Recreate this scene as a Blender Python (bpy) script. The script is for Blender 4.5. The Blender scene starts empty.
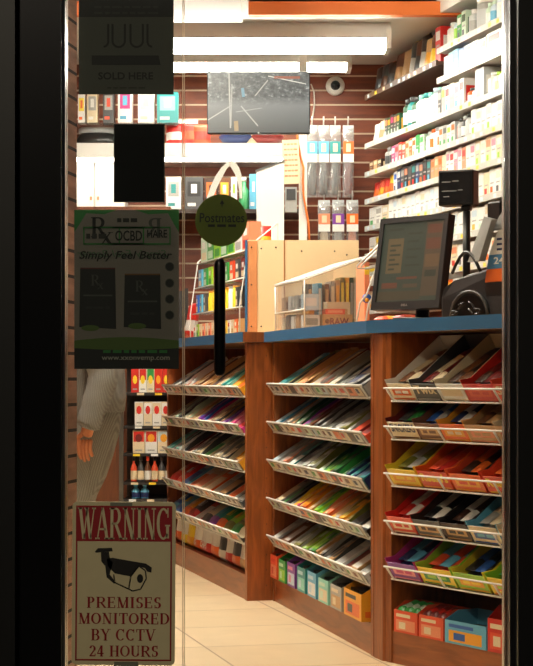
import bpy, bmesh, math, random
from mathutils import Matrix, Vector
R = random.Random(7)
SC = bpy.context.scene
COL = SC.collection
PI = math.pi
F, HZ, CX, H = 1850.0, 377.0, 266.5, 0.877      # lens in pixels, horizon row, centre column, eye height

def lin(r, g, b):
    def f(c):
        c /= 255.0
        return c/12.92 if c <= .04045 else ((c+.055)/1.055)**2.4
    return (f(r), f(g), f(b), 1)

def px(x, D): return (x-CX)/F*D
def pz(y, D): return H+(HZ-y)/F*D

# ------------------------------------------------------------------ materials
MATS = {}
def mat(name, rgb, rough=.5, metal=0., emit=0., spec=.5, noise=0., nscale=40., trans=0.):
    if name in MATS: return MATS[name]
    m = bpy.data.materials.new(name); m.use_nodes = True
    nt = m.node_tree; b = nt.nodes['Principled BSDF']
    c = lin(*rgb)
    b.inputs['Base Color'].default_value = c
    b.inputs['Roughness'].default_value = rough
    b.inputs['Metallic'].default_value = metal
    b.inputs['Specular IOR Level'].default_value = spec
    if emit:
        b.inputs['Emission Color'].default_value = c
        b.inputs['Emission Strength'].default_value = emit
    if noise:
        tc = nt.nodes.new('ShaderNodeTexCoord'); n = nt.nodes.new('ShaderNodeTexNoise')
        n.inputs['Scale'].default_value = nscale; n.inputs['Detail'].default_value = 4
        nt.links.new(tc.outputs['Object'], n.inputs['Vector'])
        mx = nt.nodes.new('ShaderNodeMixRGB'); mx.blend_type = 'MULTIPLY'; mx.inputs[0].default_value = noise
        mx.inputs[1].default_value = c
        nt.links.new(n.outputs['Fac'], mx.inputs[2])
        nt.links.new(mx.outputs[0], b.inputs['Base Color'])
    if trans:
        tr = nt.nodes.new('ShaderNodeBsdfTranslucent'); tr.inputs[0].default_value = c
        ms = nt.nodes.new('ShaderNodeMixShader'); ms.inputs[0].default_value = trans
        nt.links.new(b.outputs[0], ms.inputs[1]); nt.links.new(tr.outputs[0], ms.inputs[2])
        nt.links.new(ms.outputs[0], nt.nodes['Material Output'].inputs[0])
    MATS[name] = m
    return m

def clear(name, tint=(.96, .97, .97), refl=.06, rough=.02, haze=0.):
    if name in MATS: return MATS[name]
    m = bpy.data.materials.new(name); m.use_nodes = True
    nt = m.node_tree; nt.nodes.clear()
    o = nt.nodes.new('ShaderNodeOutputMaterial')
    t = nt.nodes.new('ShaderNodeBsdfTransparent'); t.inputs[0].default_value = (*tint, 1)
    g = nt.nodes.new('ShaderNodeBsdfGlossy'); g.inputs['Roughness'].default_value = rough
    lw = nt.nodes.new('ShaderNodeLayerWeight'); lw.inputs[0].default_value = .25
    mm = nt.nodes.new('ShaderNodeMath'); mm.operation = 'MULTIPLY_ADD'; mm.inputs[1].default_value = .3; mm.inputs[2].default_value = refl*.5
    nt.links.new(lw.outputs['Fresnel'], mm.inputs[0])
    mx = nt.nodes.new('ShaderNodeMixShader')
    nt.links.new(mm.outputs[0], mx.inputs[0]); nt.links.new(t.outputs[0], mx.inputs[1]); nt.links.new(g.outputs[0], mx.inputs[2])
    last = mx
    if haze:
        d = nt.nodes.new('ShaderNodeBsdfDiffuse'); d.inputs[0].default_value = (.8, .8, .8, 1)
        m2 = nt.nodes.new('ShaderNodeMixShader'); m2.inputs[0].default_value = haze
        nt.links.new(mx.outputs[0], m2.inputs[1]); nt.links.new(d.outputs[0], m2.inputs[2]); last = m2
    nt.links.new(last.outputs[0], o.inputs[0])
    MATS[name] = m
    return m

def wood(name, a, b, rough=.45, scale=6., axis='Z', seed=0.):
    m = bpy.data.materials.new(name); m.use_nodes = True
    nt = m.node_tree; p = nt.nodes['Principled BSDF']
    tc = nt.nodes.new('ShaderNodeTexCoord'); mp = nt.nodes.new('ShaderNodeMapping')
    s = [scale*3, scale*3, scale*3]; s['XYZ'.index(axis)] = scale*.35
    mp.inputs['Scale'].default_value = s; mp.inputs['Location'].default_value = (seed, seed*2, seed)
    n = nt.nodes.new('ShaderNodeTexNoise'); n.inputs['Scale'].default_value = 2.2; n.inputs['Detail'].default_value = 7; n.inputs['Distortion'].default_value = 1.2
    cr = nt.nodes.new('ShaderNodeValToRGB')
    cr.color_ramp.elements[0].position = .3; cr.color_ramp.elements[0].color = lin(*a)
    cr.color_ramp.elements[1].position = .72; cr.color_ramp.elements[1].color = lin(*b)
    nt.links.new(tc.outputs['Object'], mp.inputs[0]); nt.links.new(mp.outputs[0], n.inputs['Vector'])
    nt.links.new(n.outputs['Fac'], cr.inputs[0]); nt.links.new(cr.outputs[0], p.inputs['Base Color'])
    p.inputs['Roughness'].default_value = rough
    MATS[name] = m
    return m

def rows_mat(name, body, groove, pitch, width, rough=.5, offset=0., var=.25):
    """horizontal boards with a pale groove every `pitch` metres of height"""
    m = bpy.data.materials.new(name); m.use_nodes = True
    nt = m.node_tree; p = nt.nodes['Principled BSDF']; L = nt.links
    tc = nt.nodes.new('ShaderNodeTexCoord'); sx = nt.nodes.new('ShaderNodeSeparateXYZ')
    L.new(tc.outputs['Object'], sx.inputs[0])
    ad = nt.nodes.new('ShaderNodeMath'); ad.operation = 'ADD'; ad.inputs[1].default_value = offset
    L.new(sx.outputs['Z'], ad.inputs[0])
    dv = nt.nodes.new('ShaderNodeMath'); dv.operation = 'DIVIDE'; dv.inputs[1].default_value = pitch
    L.new(ad.outputs[0], dv.inputs[0])
    fr = nt.nodes.new('ShaderNodeMath'); fr.operation = 'FRACT'; L.new(dv.outputs[0], fr.inputs[0])
    lt = nt.nodes.new('ShaderNodeMath'); lt.operation = 'LESS_THAN'; lt.inputs[1].default_value = width/pitch
    L.new(fr.outputs[0], lt.inputs[0])
    n = nt.nodes.new('ShaderNodeTexNoise'); n.inputs['Scale'].default_value = 6; n.inputs['Detail'].default_value = 5
    mp = nt.nodes.new('ShaderNodeMapping'); mp.inputs['Scale'].default_value = (1, 1, 6)
    L.new(tc.outputs['Object'], mp.inputs[0]); L.new(mp.outputs[0], n.inputs['Vector'])
    cr = nt.nodes.new('ShaderNodeValToRGB')
    b2 = tuple(c*(1-var) for c in body)
    cr.color_ramp.elements[0].position = .3; cr.color_ramp.elements[0].color = lin(*b2)
    cr.color_ramp.elements[1].position = .7; cr.color_ramp.elements[1].color = lin(*body)
    L.new(n.outputs['Fac'], cr.inputs[0])
    mx = nt.nodes.new('ShaderNodeMixRGB'); L.new(lt.outputs[0], mx.inputs[0]); L.new(cr.outputs[0], mx.inputs[1]); mx.inputs[2].default_value = lin(*groove)
    L.new(mx.outputs[0], p.inputs['Base Color'])
    p.inputs['Roughness'].default_value = rough
    MATS[name] = m
    return m

def tile_mat(name, a, b, grout, size):
    m = bpy.data.materials.new(name); m.use_nodes = True
    nt = m.node_tree; p = nt.nodes['Principled BSDF']; L = nt.links
    tc = nt.nodes.new('ShaderNodeTexCoord'); mp = nt.nodes.new('ShaderNodeMapping')
    mp.inputs['Rotation'].default_value = (0, 0, math.radians(-14)); mp.inputs['Location'].default_value = (.12, .1, 0)
    br = nt.nodes.new('ShaderNodeTexBrick'); br.offset = 0; br.inputs['Scale'].default_value = 1
    br.inputs['Brick Width'].default_value = size; br.inputs['Row Height'].default_value = size
    br.inputs['Mortar Size'].default_value = .004; br.inputs['Mortar Smooth'].default_value = .2
    br.inputs['Color1'].default_value = lin(*a); br.inputs['Color2'].default_value = lin(*b); br.inputs['Mortar'].default_value = lin(*grout)
    L.new(tc.outputs['Object'], mp.inputs[0]); L.new(mp.outputs[0], br.inputs['Vector'])
    n = nt.nodes.new('ShaderNodeTexNoise'); n.inputs['Scale'].default_value = 9; n.inputs['Detail'].default_value = 5
    L.new(tc.outputs['Object'], n.inputs['Vector'])
    mr = nt.nodes.new('ShaderNodeMapRange'); mr.inputs[3].default_value = .82; mr.inputs[4].default_value = 1.08
    L.new(n.outputs['Fac'], mr.inputs[0])
    mx = nt.nodes.new('ShaderNodeMixRGB'); mx.blend_type = 'MULTIPLY'; mx.inputs[0].default_value = 1
    L.new(br.outputs['Color'], mx.inputs[1]); L.new(mr.outputs[0], mx.inputs[2])
    L.new(mx.outputs[0], p.inputs['Base Color']); p.inputs['Roughness'].default_value = .32
    MATS[name] = m
    return m

# ------------------------------------------------------------------ palette for packaging: colour name -> sRGB
PAL = {
 'white': (232, 230, 224), 'cream': (226, 208, 172), 'tan': (196, 152, 100), 'brown': (110, 66, 36), 'dark brown': (58, 34, 22),
 'black': (26, 25, 26), 'charcoal': (72, 72, 73), 'grey': (164, 163, 158), 'silver': (190, 192, 192), 'red': (205, 42, 32),
 'maroon': (112, 30, 28), 'orange': (232, 104, 32), 'orange-red': (222, 78, 44), 'salmon': (232, 142, 104), 'amber': (238, 164, 38),
 'yellow': (240, 208, 52), 'lime green': (150, 202, 56), 'green': (52, 148, 70), 'dark green': (34, 82, 52), 'teal': (44, 140, 140),
 'light blue': (96, 172, 206), 'blue': (44, 96, 178), 'navy': (34, 48, 92), 'purple': (126, 58, 150), 'magenta': (196, 52, 124),
 'pink': (232, 138, 158), 'pale green': (196, 220, 196), 'pale blue': (194, 214, 226), 'mint': (136, 206, 190), 'olive': (120, 120, 52),
}
def pm(n): return mat('pack_'+n.replace(' ', '_').replace('-', '_'), PAL[n], rough=.38)

# ------------------------------------------------------------------ mesh builder
class MB:
    def __init__(s): s.v = []; s.f = []; s.mi = []; s.ms = []; s.sm = []
    def mid(s, m):
        if m not in s.ms: s.ms.append(m)
        return s.ms.index(m)
    def add(s, vs, fs, m, M=None, smooth=False):
        o = len(s.v); k = s.mid(m)
        s.v += [tuple(M @ Vector(p)) if M else tuple(p) for p in vs]
        for f in fs: s.f.append([i+o for i in f]); s.mi.append(k); s.sm.append(smooth)
        return s
    def box(s, lo, hi, m, M=None, taper=0.):
        (a, b, c), (d, e, f) = lo, hi
        t = taper
        vs = [(a, b, c), (d, b, c), (d, e, c), (a, e, c), (a+t, b+t, f), (d-t, b+t, f), (d-t, e-t, f), (a+t, e-t, f)]
        return s.add(vs, [(3, 2, 1, 0), (4, 5, 6, 7), (0, 1, 5, 4), (1, 2, 6, 5), (2, 3, 7, 6), (3, 0, 4, 7)], m, M)
    def prism(s, poly, z0, z1, m, M=None):
        n = len(poly)
        vs = [(x, y, z0) for x, y in poly]+[(x, y, z1) for x, y in poly]
        fs = [tuple(range(n-1, -1, -1)), tuple(range(n, 2*n))]+[(i, (i+1) % n, n+(i+1) % n, n+i) for i in range(n)]
        return s.add(vs, fs, m, M)
    def tube(s, pts, r, m, n=8, M=None, caps=True):
        pts = [Vector(p) for p in pts]; rs = r if isinstance(r, (list, tuple)) else [r]*len(pts)
        vs = []; fs = []
        up = None
        for i, p in enumerate(pts):
            t = (pts[min(i+1, len(pts)-1)]-pts[max(i-1, 0)]).normalized()
            if up is None:
                up = t.orthogonal().normalized()
            else:
                up = (up-t*up.dot(t)); up = up.normalized() if up.length > 1e-6 else t.orthogonal().normalized()
            w = t.cross(up)
            for k in range(n):
                a = 2*PI*k/n
                vs.append(p+(up*math.cos(a)+w*math.sin(a))*rs[i])
        for i in range(len(pts)-1):
            for k in range(n):
                fs.append((i*n+k, i*n+(k+1) % n, (i+1)*n+(k+1) % n, (i+1)*n+k))
        if caps: fs += [tuple(range(n-1, -1, -1)), tuple(range((len(pts)-1)*n, len(pts)*n))]
        return s.add(vs, fs, m, M, True)
    def lathe(s, prof, m, n=16, M=None, sx=1., sy=1., caps=True):
        vs = []; fs = []
        for r, z in prof:
            for k in range(n):
                a = 2*PI*k/n; vs.append((r*math.cos(a)*sx, r*math.sin(a)*sy, z))
        for i in range(len(prof)-1):
            for k in range(n): fs.append((i*n+k, i*n+(k+1) % n, (i+1)*n+(k+1) % n, (i+1)*n+k))
        if caps: fs += [tuple(range(n-1, -1, -1)), tuple(range((len(prof)-1)*n, len(prof)*n))]
        return s.add(vs, fs, m, M, True)
    def pillow(s, w, l, h, m, M=None, band=None, bm=None, nx=6, ny=10, crimp=.06):
        """flat bag: x width, y length, bulging in z; bottom at z=0; ends crimped flat"""
        for side in (1, -1):
            vs = []; fs = []
            for j in range(ny+1):
                for i in range(nx+1):
                    u, v = i/nx, j/ny
                    e = max(0, min(1, min(v, 1-v)/crimp-0.6)) if crimp else 1
                    g = (max(0, 1-(2*u-1)**4))**.6*(max(0, 1-(2*v-1)**6))**.5*min(1, e)
                    wob = 1+.10*math.sin(9*u+5*v)
                    vs.append(((u-.5)*w*(1-.05*g), v*l, h/2+side*(h/2*g*wob*.9+.0004)))
            for j in range(ny):
                for i in range(nx):
                    q = (j*(nx+1)+i, j*(nx+1)+i+1, (j+1)*(nx+1)+i+1, (j+1)*(nx+1)+i)
                    fs.append(q if side > 0 else q[::-1])
            if band:
                o = len(s.v); k1, k2 = s.mid(m), s.mid(bm)
                s.v += [tuple(M @ Vector(p)) if M else p for p in vs]
                for q, f in enumerate(fs):
                    v = (q//nx+.5)/ny
                    s.f.append([i+o for i in f]); s.mi.append(k2 if band[0] <= v <= band[1] else k1); s.sm.append(True)
            else: s.add(vs, fs, m, M, True)
        return s
    def build(s, name, parent=None, M=None, bevel=0., smooth=None):
        me = bpy.data.meshes.new(name); me.from_pydata(s.v, [], s.f)
        for m in s.ms: me.materials.append(m)
        me.polygons.foreach_set('material_index', s.mi)
        me.polygons.foreach_set('use_smooth', [x if smooth is None else smooth for x in s.sm])
        me.update()
        o = bpy.data.objects.new(name, me); COL.objects.link(o)
        if parent: o.parent = parent
        if M is not None: o.matrix_basis = M
        if bevel:
            b = o.modifiers.new('bevel', 'BEVEL'); b.width = bevel; b.segments = 2; b.limit_method = 'ANGLE'
        return o

def tag(o, label, cat, group=None, kind=None):
    o['label'] = label; o['category'] = cat
    if group: o['group'] = group
    if kind: o['kind'] = kind
    return o
def empty(name, M=None):
    o = bpy.data.objects.new(name, None); o.empty_display_size = .05; COL.objects.link(o)
    if M is not None: o.matrix_basis = M
    return o
def struct(o, label=None):
    o['kind'] = 'structure'
    if label: o['label'] = label
    return o
def T(x, y, z): return Matrix.Translation((x, y, z))
def RZ(a): return Matrix.Rotation(a, 4, 'Z')
def frame(o, u, v, w):
    """matrix with columns u, v, w and origin o"""
    M = Matrix.Identity(4)
    for i in range(3):
        M[i][0], M[i][1], M[i][2], M[i][3] = u[i], v[i], w[i], o[i]
    return M
ORD = ['first', 'second', 'third', 'fourth', 'fifth', 'sixth', 'seventh', 'eighth', 'ninth', 'tenth', 'eleventh', 'twelfth',
       'thirteenth', 'fourteenth', 'fifteenth', 'sixteenth', 'seventeenth', 'eighteenth', 'nineteenth', 'twentieth'] + \
      ['twenty-'+x for x in ('first', 'second', 'third', 'fourth', 'fifth', 'sixth', 'seventh', 'eighth', 'ninth')]+['thirtieth'] + \
      ['thirty-'+x for x in ('first', 'second', 'third', 'fourth', 'fifth', 'sixth', 'seventh', 'eighth', 'ninth')]

# ------------------------------------------------------------------ lettering
def text_geo(body, w, h=None, cx=0., cy=0., weight=0., shear=0., mirror=False):
    cu = bpy.data.curves.new('lettering', 'FONT'); cu.body = body; cu.size = 1; cu.offset = weight; cu.shear = shear; cu.resolution_u = 3
    ob = bpy.data.objects.new('lettering', cu); COL.objects.link(ob)
    dg = bpy.context.evaluated_depsgraph_get(); dg.update()
    me = bpy.data.meshes.new_from_object(ob.evaluated_get(dg))
    vs = [tuple(v.co) for v in me.vertices]; fs = [tuple(p.vertices) for p in me.polygons]
    bpy.data.objects.remove(ob); bpy.data.curves.remove(cu); bpy.data.meshes.remove(me)
    x0, x1 = min(v[0] for v in vs), max(v[0] for v in vs); y0, y1 = min(v[1] for v in vs), max(v[1] for v in vs)
    sx = w/(x1-x0); sy = sx if h is None else h/(y1-y0)
    if mirror: sx = -sx; fs = [f[::-1] for f in fs]
    return [((v[0]-(x0+x1)/2)*sx+cx, (v[1]-(y0+y1)/2)*sy+cy, 0) for v in vs], fs

class Flat:
    """flat print in a local x/y plane, y up, seen from +z; layers stacked a hair apart"""
    def __init__(s): s.mb = MB(); s.z = 0.
    def layer(s, d=.00006): s.z += d
    def poly(s, pts, m): s.mb.add([(x, y, s.z) for x, y in pts], [tuple(range(len(pts)))], m)
    def rect(s, x0, y0, x1, y1, m): s.poly([(x0, y0), (x1, y0), (x1, y1), (x0, y1)], m)
    def line(s, x0, y0, x1, y1, t, m):
        dx, dy = x1-x0, y1-y0; L = math.hypot(dx, dy) or 1; nx, ny = -dy/L*t/2, dx/L*t/2
        s.poly([(x0-nx, y0-ny), (x1-nx, y1-ny), (x1+nx, y1+ny), (x0+nx, y0+ny)], m)
    def arc(s, cx, cy, rx, ry, a0, a1, tv, th, m, n=18):
        """elliptic stroke, tv thick where it runs upright, th where it runs level"""
        for i in range(n):
            q = []
            for k, sg in ((i, 1), (i+1, 1), (i+1, -1), (i, -1)):
                a = math.radians(a0+(a1-a0)*k/n); c, sn = math.cos(a), math.sin(a)
                q.append((cx+(rx+sg*tv/2)*c, cy+(ry+sg*th/2)*sn))
            if a1 < a0: q = q[::-1]
            s.poly(q[::-1] if False else [q[3], q[0], q[1], q[2]][::1], m)
    def disc(s, cx, cy, r, m, n=40, ry=None):
        s.poly([(cx+r*math.cos(2*PI*k/n), cy+(ry or r)*math.sin(2*PI*k/n)) for k in range(n)], m)
    def text(s, body, w, h, cx, cy, m, **k):
        vs, fs = text_geo(body, w, h, cx, cy, **k); s.mb.add([(x, y, s.z) for x, y, _ in vs], fs, m)
    def serif(s, body, w, h, cx, cy, m, gap=.16):
        gl = []; tot = 0
        for ch in body:
            adv = {'I': .42, ' ': .32, 'W': 1.12, 'M': 1.02, 'N': .86, 'O': .86, 'G': .86, 'H': .84, 'U': .82, 'A': .86, 'D': .84, 'V': .86, 'Y': .82,
                   'C': .8, 'R': .84, 'S': .62, 'P': .7, 'E': .72, 'T': .76, 'B': .76, '2': .6, '4': .64, 'x': .6}.get(ch, .8)
            gl.append((ch, tot, adv)); tot += adv+gap*.6
        tot -= gap*.6
        for ch, x, a in gl: s.glyph(ch, cx-w/2+x/tot*w, cy-h/2, a/tot*w, h, w/tot, m)
    def glyph(s, ch, X, Y, W, Hh, k, m):
        th, tn = .19*k, .075*k                   # thick and thin strokes (x units)
        hy = .05*Hh                               # serif and hairline height
        def V(x, y0=0., y1=1.): s.rect(X+x-th/2, Y+y0*Hh, X+x+th/2, Y+y1*Hh, m)
        def Vn(x, y0=0., y1=1.): s.rect(X+x-tn/2, Y+y0*Hh, X+x+tn/2, Y+y1*Hh, m)
        def S(x, y, ww=.34): s.rect(X+x-ww*k/2, Y+y*(Hh-hy), X+x+ww*k/2, Y+y*(Hh-hy)+hy, m)
        def Hb(x0, x1, y, t=1.2): s.rect(X+x0, Y+y*Hh-hy*t/2, X+x1, Y+y*Hh+hy*t/2, m)
        def D(x0, y0, x1, y1, t): s.poly([(X+x0-t/2, Y+y0*Hh), (X+x0+t/2, Y+y0*Hh), (X+x1+t/2, Y+y1*Hh), (X+x1-t/2, Y+y1*Hh)][::(1 if y1 > y0 else -1)], m)
        def A(x, y, rx, ry, a0, a1): s.arc(X+x, Y+y*Hh, rx, ry*Hh, a0, a1, th, hy*1.3, m)
        l, r = .16*k, W-.16*k
        if ch == 'I': V(W/2); S(W/2, 0); S(W/2, 1)
        elif ch == 'H': V(l); V(r); Hb(l, r, .5); [S(x, y) for x in (l, r) for y in (0, 1)]
        elif ch == 'N': Vn(l); Vn(r); D(r-.02*k, 0, l, 1, th*1.1); S(l, 0, .28); S(l, 1, .3); S(r, 1, .28)
        elif ch == 'M': Vn(l); V(r); D(W/2, 0, l+.02*k, 1, th); D(W/2, 0, r, 1, tn); S(l, 0, .28); S(r, 0); S(l, 1, .28); S(r, 1, .28)
        elif ch == 'W':
            D(.32*W, 0, .1*W, 1, th); D(.32*W, 0, .52*W, 1, tn); D(.7*W, 0, .48*W, 1, th); D(.7*W, 0, .92*W, 1, tn)
            S(.1*W, 1, .3); S(.48*W, 1, .3); S(.92*W, 1, .26)
        elif ch == 'V': D(W*.5, 0, W*.14, 1, th); D(W*.5, 0, W*.88, 1, tn); S(W*.14, 1, .34); S(W*.88, 1, .28)
        elif ch == 'A': D(W*.12, 0, W*.48, 1, tn); D(W*.86, 0, W*.5, 1, th); Hb(W*.25, W*.75, .32); S(W*.12, 0, .3); S(W*.86, 0, .36)
        elif ch == 'Y': V(W/2, 0, .5); D(W*.5, .45, W*.14, 1, th); D(W*.5, .45, W*.88, 1, tn); S(W/2, 0); S(W*.14, 1, .34); S(W*.88, 1, .28)
        elif ch == 'x': D(W*.85, 0, W*.15, 1, th); D(W*.15, 0, W*.85, 1, tn); [S(x, y, .26) for x in (W*.15, W*.85) for y in (0, 1)]
        elif ch == 'T': V(W/2); S(W/2, 0); Hb(.02*k, W-.02*k, .97); Vn(.05*k, .72, 1); Vn(W-.05*k, .72, 1)
        elif ch == 'E': V(l); Hb(l-.16*k, r+.06*k, .97); Hb(l-.16*k, r+.1*k, .03); Hb(l, r-.04*k, .52); Vn(r+.08*k, 0, .26); Vn(r+.04*k, .74, 1); Vn(r-.06*k, .42, .62)
        elif ch in 'PRB':
            V(l); S(l, 0); S(l, 1); Hb(l, W*.5, .97); Hb(l, W*.5, .5); A(W*.5, .735, W*.28, .235, -90, 90)
            if ch == 'R': D(W*.92, 0, W*.48, .5, th); S(W*.92, 0, .2)
            if ch == 'B': Hb(l, W*.5, .03); A(W*.52, .265, W*.32, .235, -90, 90)
        elif ch == 'D': V(l); Hb(l-.12*k, W*.4, .97); Hb(l-.12*k, W*.4, .03); A(W*.4, .5, W*.46, .47, -90, 90)
        elif ch == 'O': A(W/2, .5, W*.4, .47, 0, 360)
        elif ch in 'CG':
            A(W*.52, .5, W*.41, .47, 45, 318); Vn(W*.86, .7, 1)
            if ch == 'G': V(W*.84, .04, .44); S(W*.84, .44, .34)
        elif ch == 'U': V(l, .28, 1); Vn(r, .28, 1); A(W/2, .29, W/2-l, .26, 180, 360); S(l, 1); S(r, 1, .28)
        elif ch == 'S':
            A(W*.5, .735, W*.3, .235, 40, 270); A(W*.5, .27, W*.32, .24, -140, 90); Vn(W*.82, .72, 1); Vn(W*.16, 0, .28)
        elif ch == '2': A(W*.5, .7, W*.32, .27, -30, 170); D(W*.12, .04, W*.74, .56, th*.8); Hb(W*.08, W*.92, .06, 2.2); Vn(W*.9, .05, .26)
        elif ch == '4': V(W*.64); D(W*.1, .3, W*.6, 1, tn*1.2); Hb(W*.04, W*.96, .28, 2); S(W*.64, 0, .3)
    def build(s, name, parent=None, M=None): return s.mb.build(name, parent, M)

def facing(x, y, z): return T(x, y, z) @ Matrix.Rotation(PI/2, 4, 'X')       # local x/y print seen from -Y
# ================================================================== materials of the place
WH = mat('white_paint', (235, 233, 226), .5)
M_BLACK = mat('black_paint', (14, 14, 15), .5)
M_FACADE = mat('dark_facade', (11, 11, 12), .45, noise=.5, nscale=3)
M_DARKMETAL = mat('dark_anodised_metal', (24, 24, 26), .3, .7)
M_ALU = mat('brushed_aluminium', (186, 186, 184), .3, .9)
M_CHROME = mat('chrome_wire', (208, 208, 206), .2, 1.)
M_ORANGE = mat('orange_paint', (245, 128, 58), .45)
M_BLUE = mat('blue_laminate', (44, 94, 132), .4)
M_TOP = mat('tan_laminate', (170, 130, 90), .4)
M_CASE = wood('cherry_veneer', (116, 58, 20), (168, 90, 36), .4, 6., 'Z')
M_CASEH = wood('cherry_veneer_long', (124, 66, 28), (166, 92, 44), .35, 5., 'X', 3.)
M_INNER = wood('cherry_veneer_inside', (96, 50, 20), (126, 68, 30), .5, 6., 'Z', 5.)
M_PLY = mat('cream_board', (236, 206, 160), .55, noise=.18, nscale=5)
M_PLYEDGE = mat('raw_board_edge', (214, 140, 84), .6, noise=.3, nscale=30)
M_SLAT = rows_mat('brown_slat_board', (134, 62, 30), (200, 176, 150), .0795, .009, .5, .012)
M_BRICK = rows_mat('jamb_brick', (212, 166, 144), (24, 18, 15), .062, .008, .6)
M_FLOOR = tile_mat('cream_floor_tile', (226, 202, 166), (218, 192, 154), (150, 122, 92), .46)
M_CEIL = mat('ceiling_white', (226, 222, 212), .7)
M_WALL = mat('dark_brown_wall', (92, 58, 40), .6)
M_GLASS = clear('shop_glass', (.95, .965, .955), .05)
M_ACRY = clear('clear_acrylic', (.98, .985, .985), .06, .05, .05)
M_FILM = clear('clear_plastic_film', (.95, .95, .95), .2, .15, .22)
M_TUBE = mat('lit_tube', (255, 248, 234), emit=46)
M_TUBE2 = mat('lit_tube_rear', (255, 248, 234), emit=30)
M_SHELF = mat('white_shelf', (228, 226, 220), .45)
M_RAIL = mat('shelf_rail', (196, 194, 188), .45); M_DKSHELF = mat('brown_shelf', (92, 66, 50), .5)
M_SHELFU = mat('grey_shelf_underside', (150, 146, 138), .6)

YG = 4.4                                              # distance of the glass
def gx(x): return px(x, YG)
def gz(y): return pz(y, YG)

# ================================================================== the setting
def slab(name, lo, hi, m, **k):
    o = MB().box(lo, hi, m).build(name); struct(o); return o
slab('floor', (-1.3, YG-.06, -.05), (2.7, 10.4, 0), M_FLOOR)
slab('ground', (-3.2, -1.5, -.2), (3.2, YG-.06, -.05), mat('dark_pavement', (52, 50, 48), .8, noise=.5, nscale=12))
slab('wall_back', (-1.3, 10.2, 0), (2.7, 10.3, 2.9), M_SLAT)
slab('wall_left', (-1.4, YG+.1, 0), (-1.3, 10.3, 2.9), M_WALL)
slab('ceiling', (-1.4, 8.86, 2.6), (2.7, 10.3, 2.7), M_CEIL)
slab('ceiling_front', (-1.4, YG, 2.85), (2.7, 8.86, 2.95), M_CEIL)
slab('ceiling_step', (-1.3, 8.86, 2.66), (2.6, 8.9, 2.85), WH)
slab('trim_ceiling_step', (-1.3, 8.8, 2.6), (2.6, 8.86, 2.664), M_ORANGE)
# wall behind the product shelves, parallel to them
A = Vector((-.2443, .9697, 0)); AV = Vector((.9697, .2443, 0))       # along the shelves towards the back / into the wall
def shelf_pt(D): return Vector((3.044-.252*D, D, 0))
p = shelf_pt(10.2)+AV*.30; q = shelf_pt(5.0)+AV*.30; p2 = shelf_pt(10.2)+AV*.40; q2 = shelf_pt(5.0)+AV*.40
MBo = MB().prism([(p.x, p.y), (q.x, q.y), (q2.x, q2.y), (p2.x, p2.y)][::-1], 0, 2.85, M_SLAT).build('wall_right'); struct(MBo)
slab('wall_front_right', (.585, YG-.05, -.05), (2.7, YG+.1, 2.95), M_FACADE)
slab('wall_far_right', (2.5, YG+.1, 0), (2.6, 5.2, 2.9), M_WALL)
slab('wall_front_left', (-3.2, YG-.1, -.05), (-.585, YG+.1, 2.95), M_FACADE)
slab('wall_front_right_outside', (.585, YG-.1, -.05), (3.2, YG-.05, 2.95), M_FACADE)
# brick jamb just inside the glass, on the left
j = MB().prism([(-.478, YG+.03), (-.464, YG+.125), (-.585, YG+.125), (-.585, YG+.03)], 0, 2.85, M_BRICK).build('trim_jamb_brick'); struct(j)
slab('trim_mullion', (gx(22), YG-.06, -.05), (gx(64), YG+.03, 2.95), M_DARKMETAL)
slab('trim_mullion_edge', (gx(64), YG-.03, -.05), (gx(66.5), YG+.03, 2.95), M_ALU)
slab('trim_door_frame', (gx(507.2), YG-.05, -.05), (.585, YG+.05, 2.95), mat('door_frame_black', (20, 20, 21), .4, .3))
slab('trim_door_frame_edge', (gx(504.6), YG+.012, -.05), (gx(505.4), YG+.05, 2.85), M_ALU)
slab('trim_threshold', (gx(67), YG-.06, -.05), (gx(505), YG+.05, .012), M_DARKMETAL)

# ---- glass: a fixed sidelight and a frameless door
w = MB().box((gx(66.5), YG-.005, .014), (gx(182.4), YG+.005, 2.85), M_GLASS).build('window_1'); struct(w)
d = empty('door_1', T(0, 0, 0)); struct(d)
MB().box((gx(184), YG-.005, .02), (gx(504.3), YG+.005, 2.84), M_GLASS).build('glass_pane', d)
M_SEAL = mat('pale_edge_seal', (226, 220, 200), .3, trans=.7)
MB().box((gx(182.45), YG-.006, .02), (gx(183.15), YG+.006, 2.84), M_SEAL).build('edge_seal', d)
MB().box((gx(184.2), YG-.008, .02), (gx(184.9), YG-.0055, 2.84), M_SEAL).build('edge_seal', d)
hd = MB()
x0, x1, zt, zb = gx(214.5), gx(226), gz(260), gz(376)
r = (x1-x0)/2; xc = (x0+x1)/2
hd.tube([(xc, YG-.05, zb+.001), (xc, YG-.05, zb+.006), (xc, YG-.05, zb+.014), (xc, YG-.05, zt-.014), (xc, YG-.05, zt-.006), (xc, YG-.05, zt-.001)],
        [r*.55, r*.85, r, r, r*.85, r*.55], mat('black_handle', (9, 9, 9), .3), 20)
ho = hd.build('handle', d)
for z in (zt-.03, zb+.03):
    MB().tube([(xc, YG-.045, z), (xc, YG-.005, z)], .007, M_CHROME, 12).build('standoff', d)
MB().tube([(xc, YG+.0055, zt-.006), (xc, YG+.02, zt-.006)], .011, M_CHROME, 16).build('handle_cap', d)

# ================================================================== papers on the glass
def board(name, x0, y0, x1, y1, Y, t, m, lean=0.):
    """thin sheet between picture corners given on the glass; returns root and half sizes"""
    X0, X1, Z1, Z0 = gx(x0), gx(x1), gz(y0), gz(y1)
    o = MB().box((-(X1-X0)/2, 0, -(Z1-Z0)/2), ((X1-X0)/2, t, (Z1-Z0)/2), m)
    return o, ((X0+X1)/2, Y, (Z0+Z1)/2), (X1-X0)/2, (Z1-Z0)/2

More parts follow.
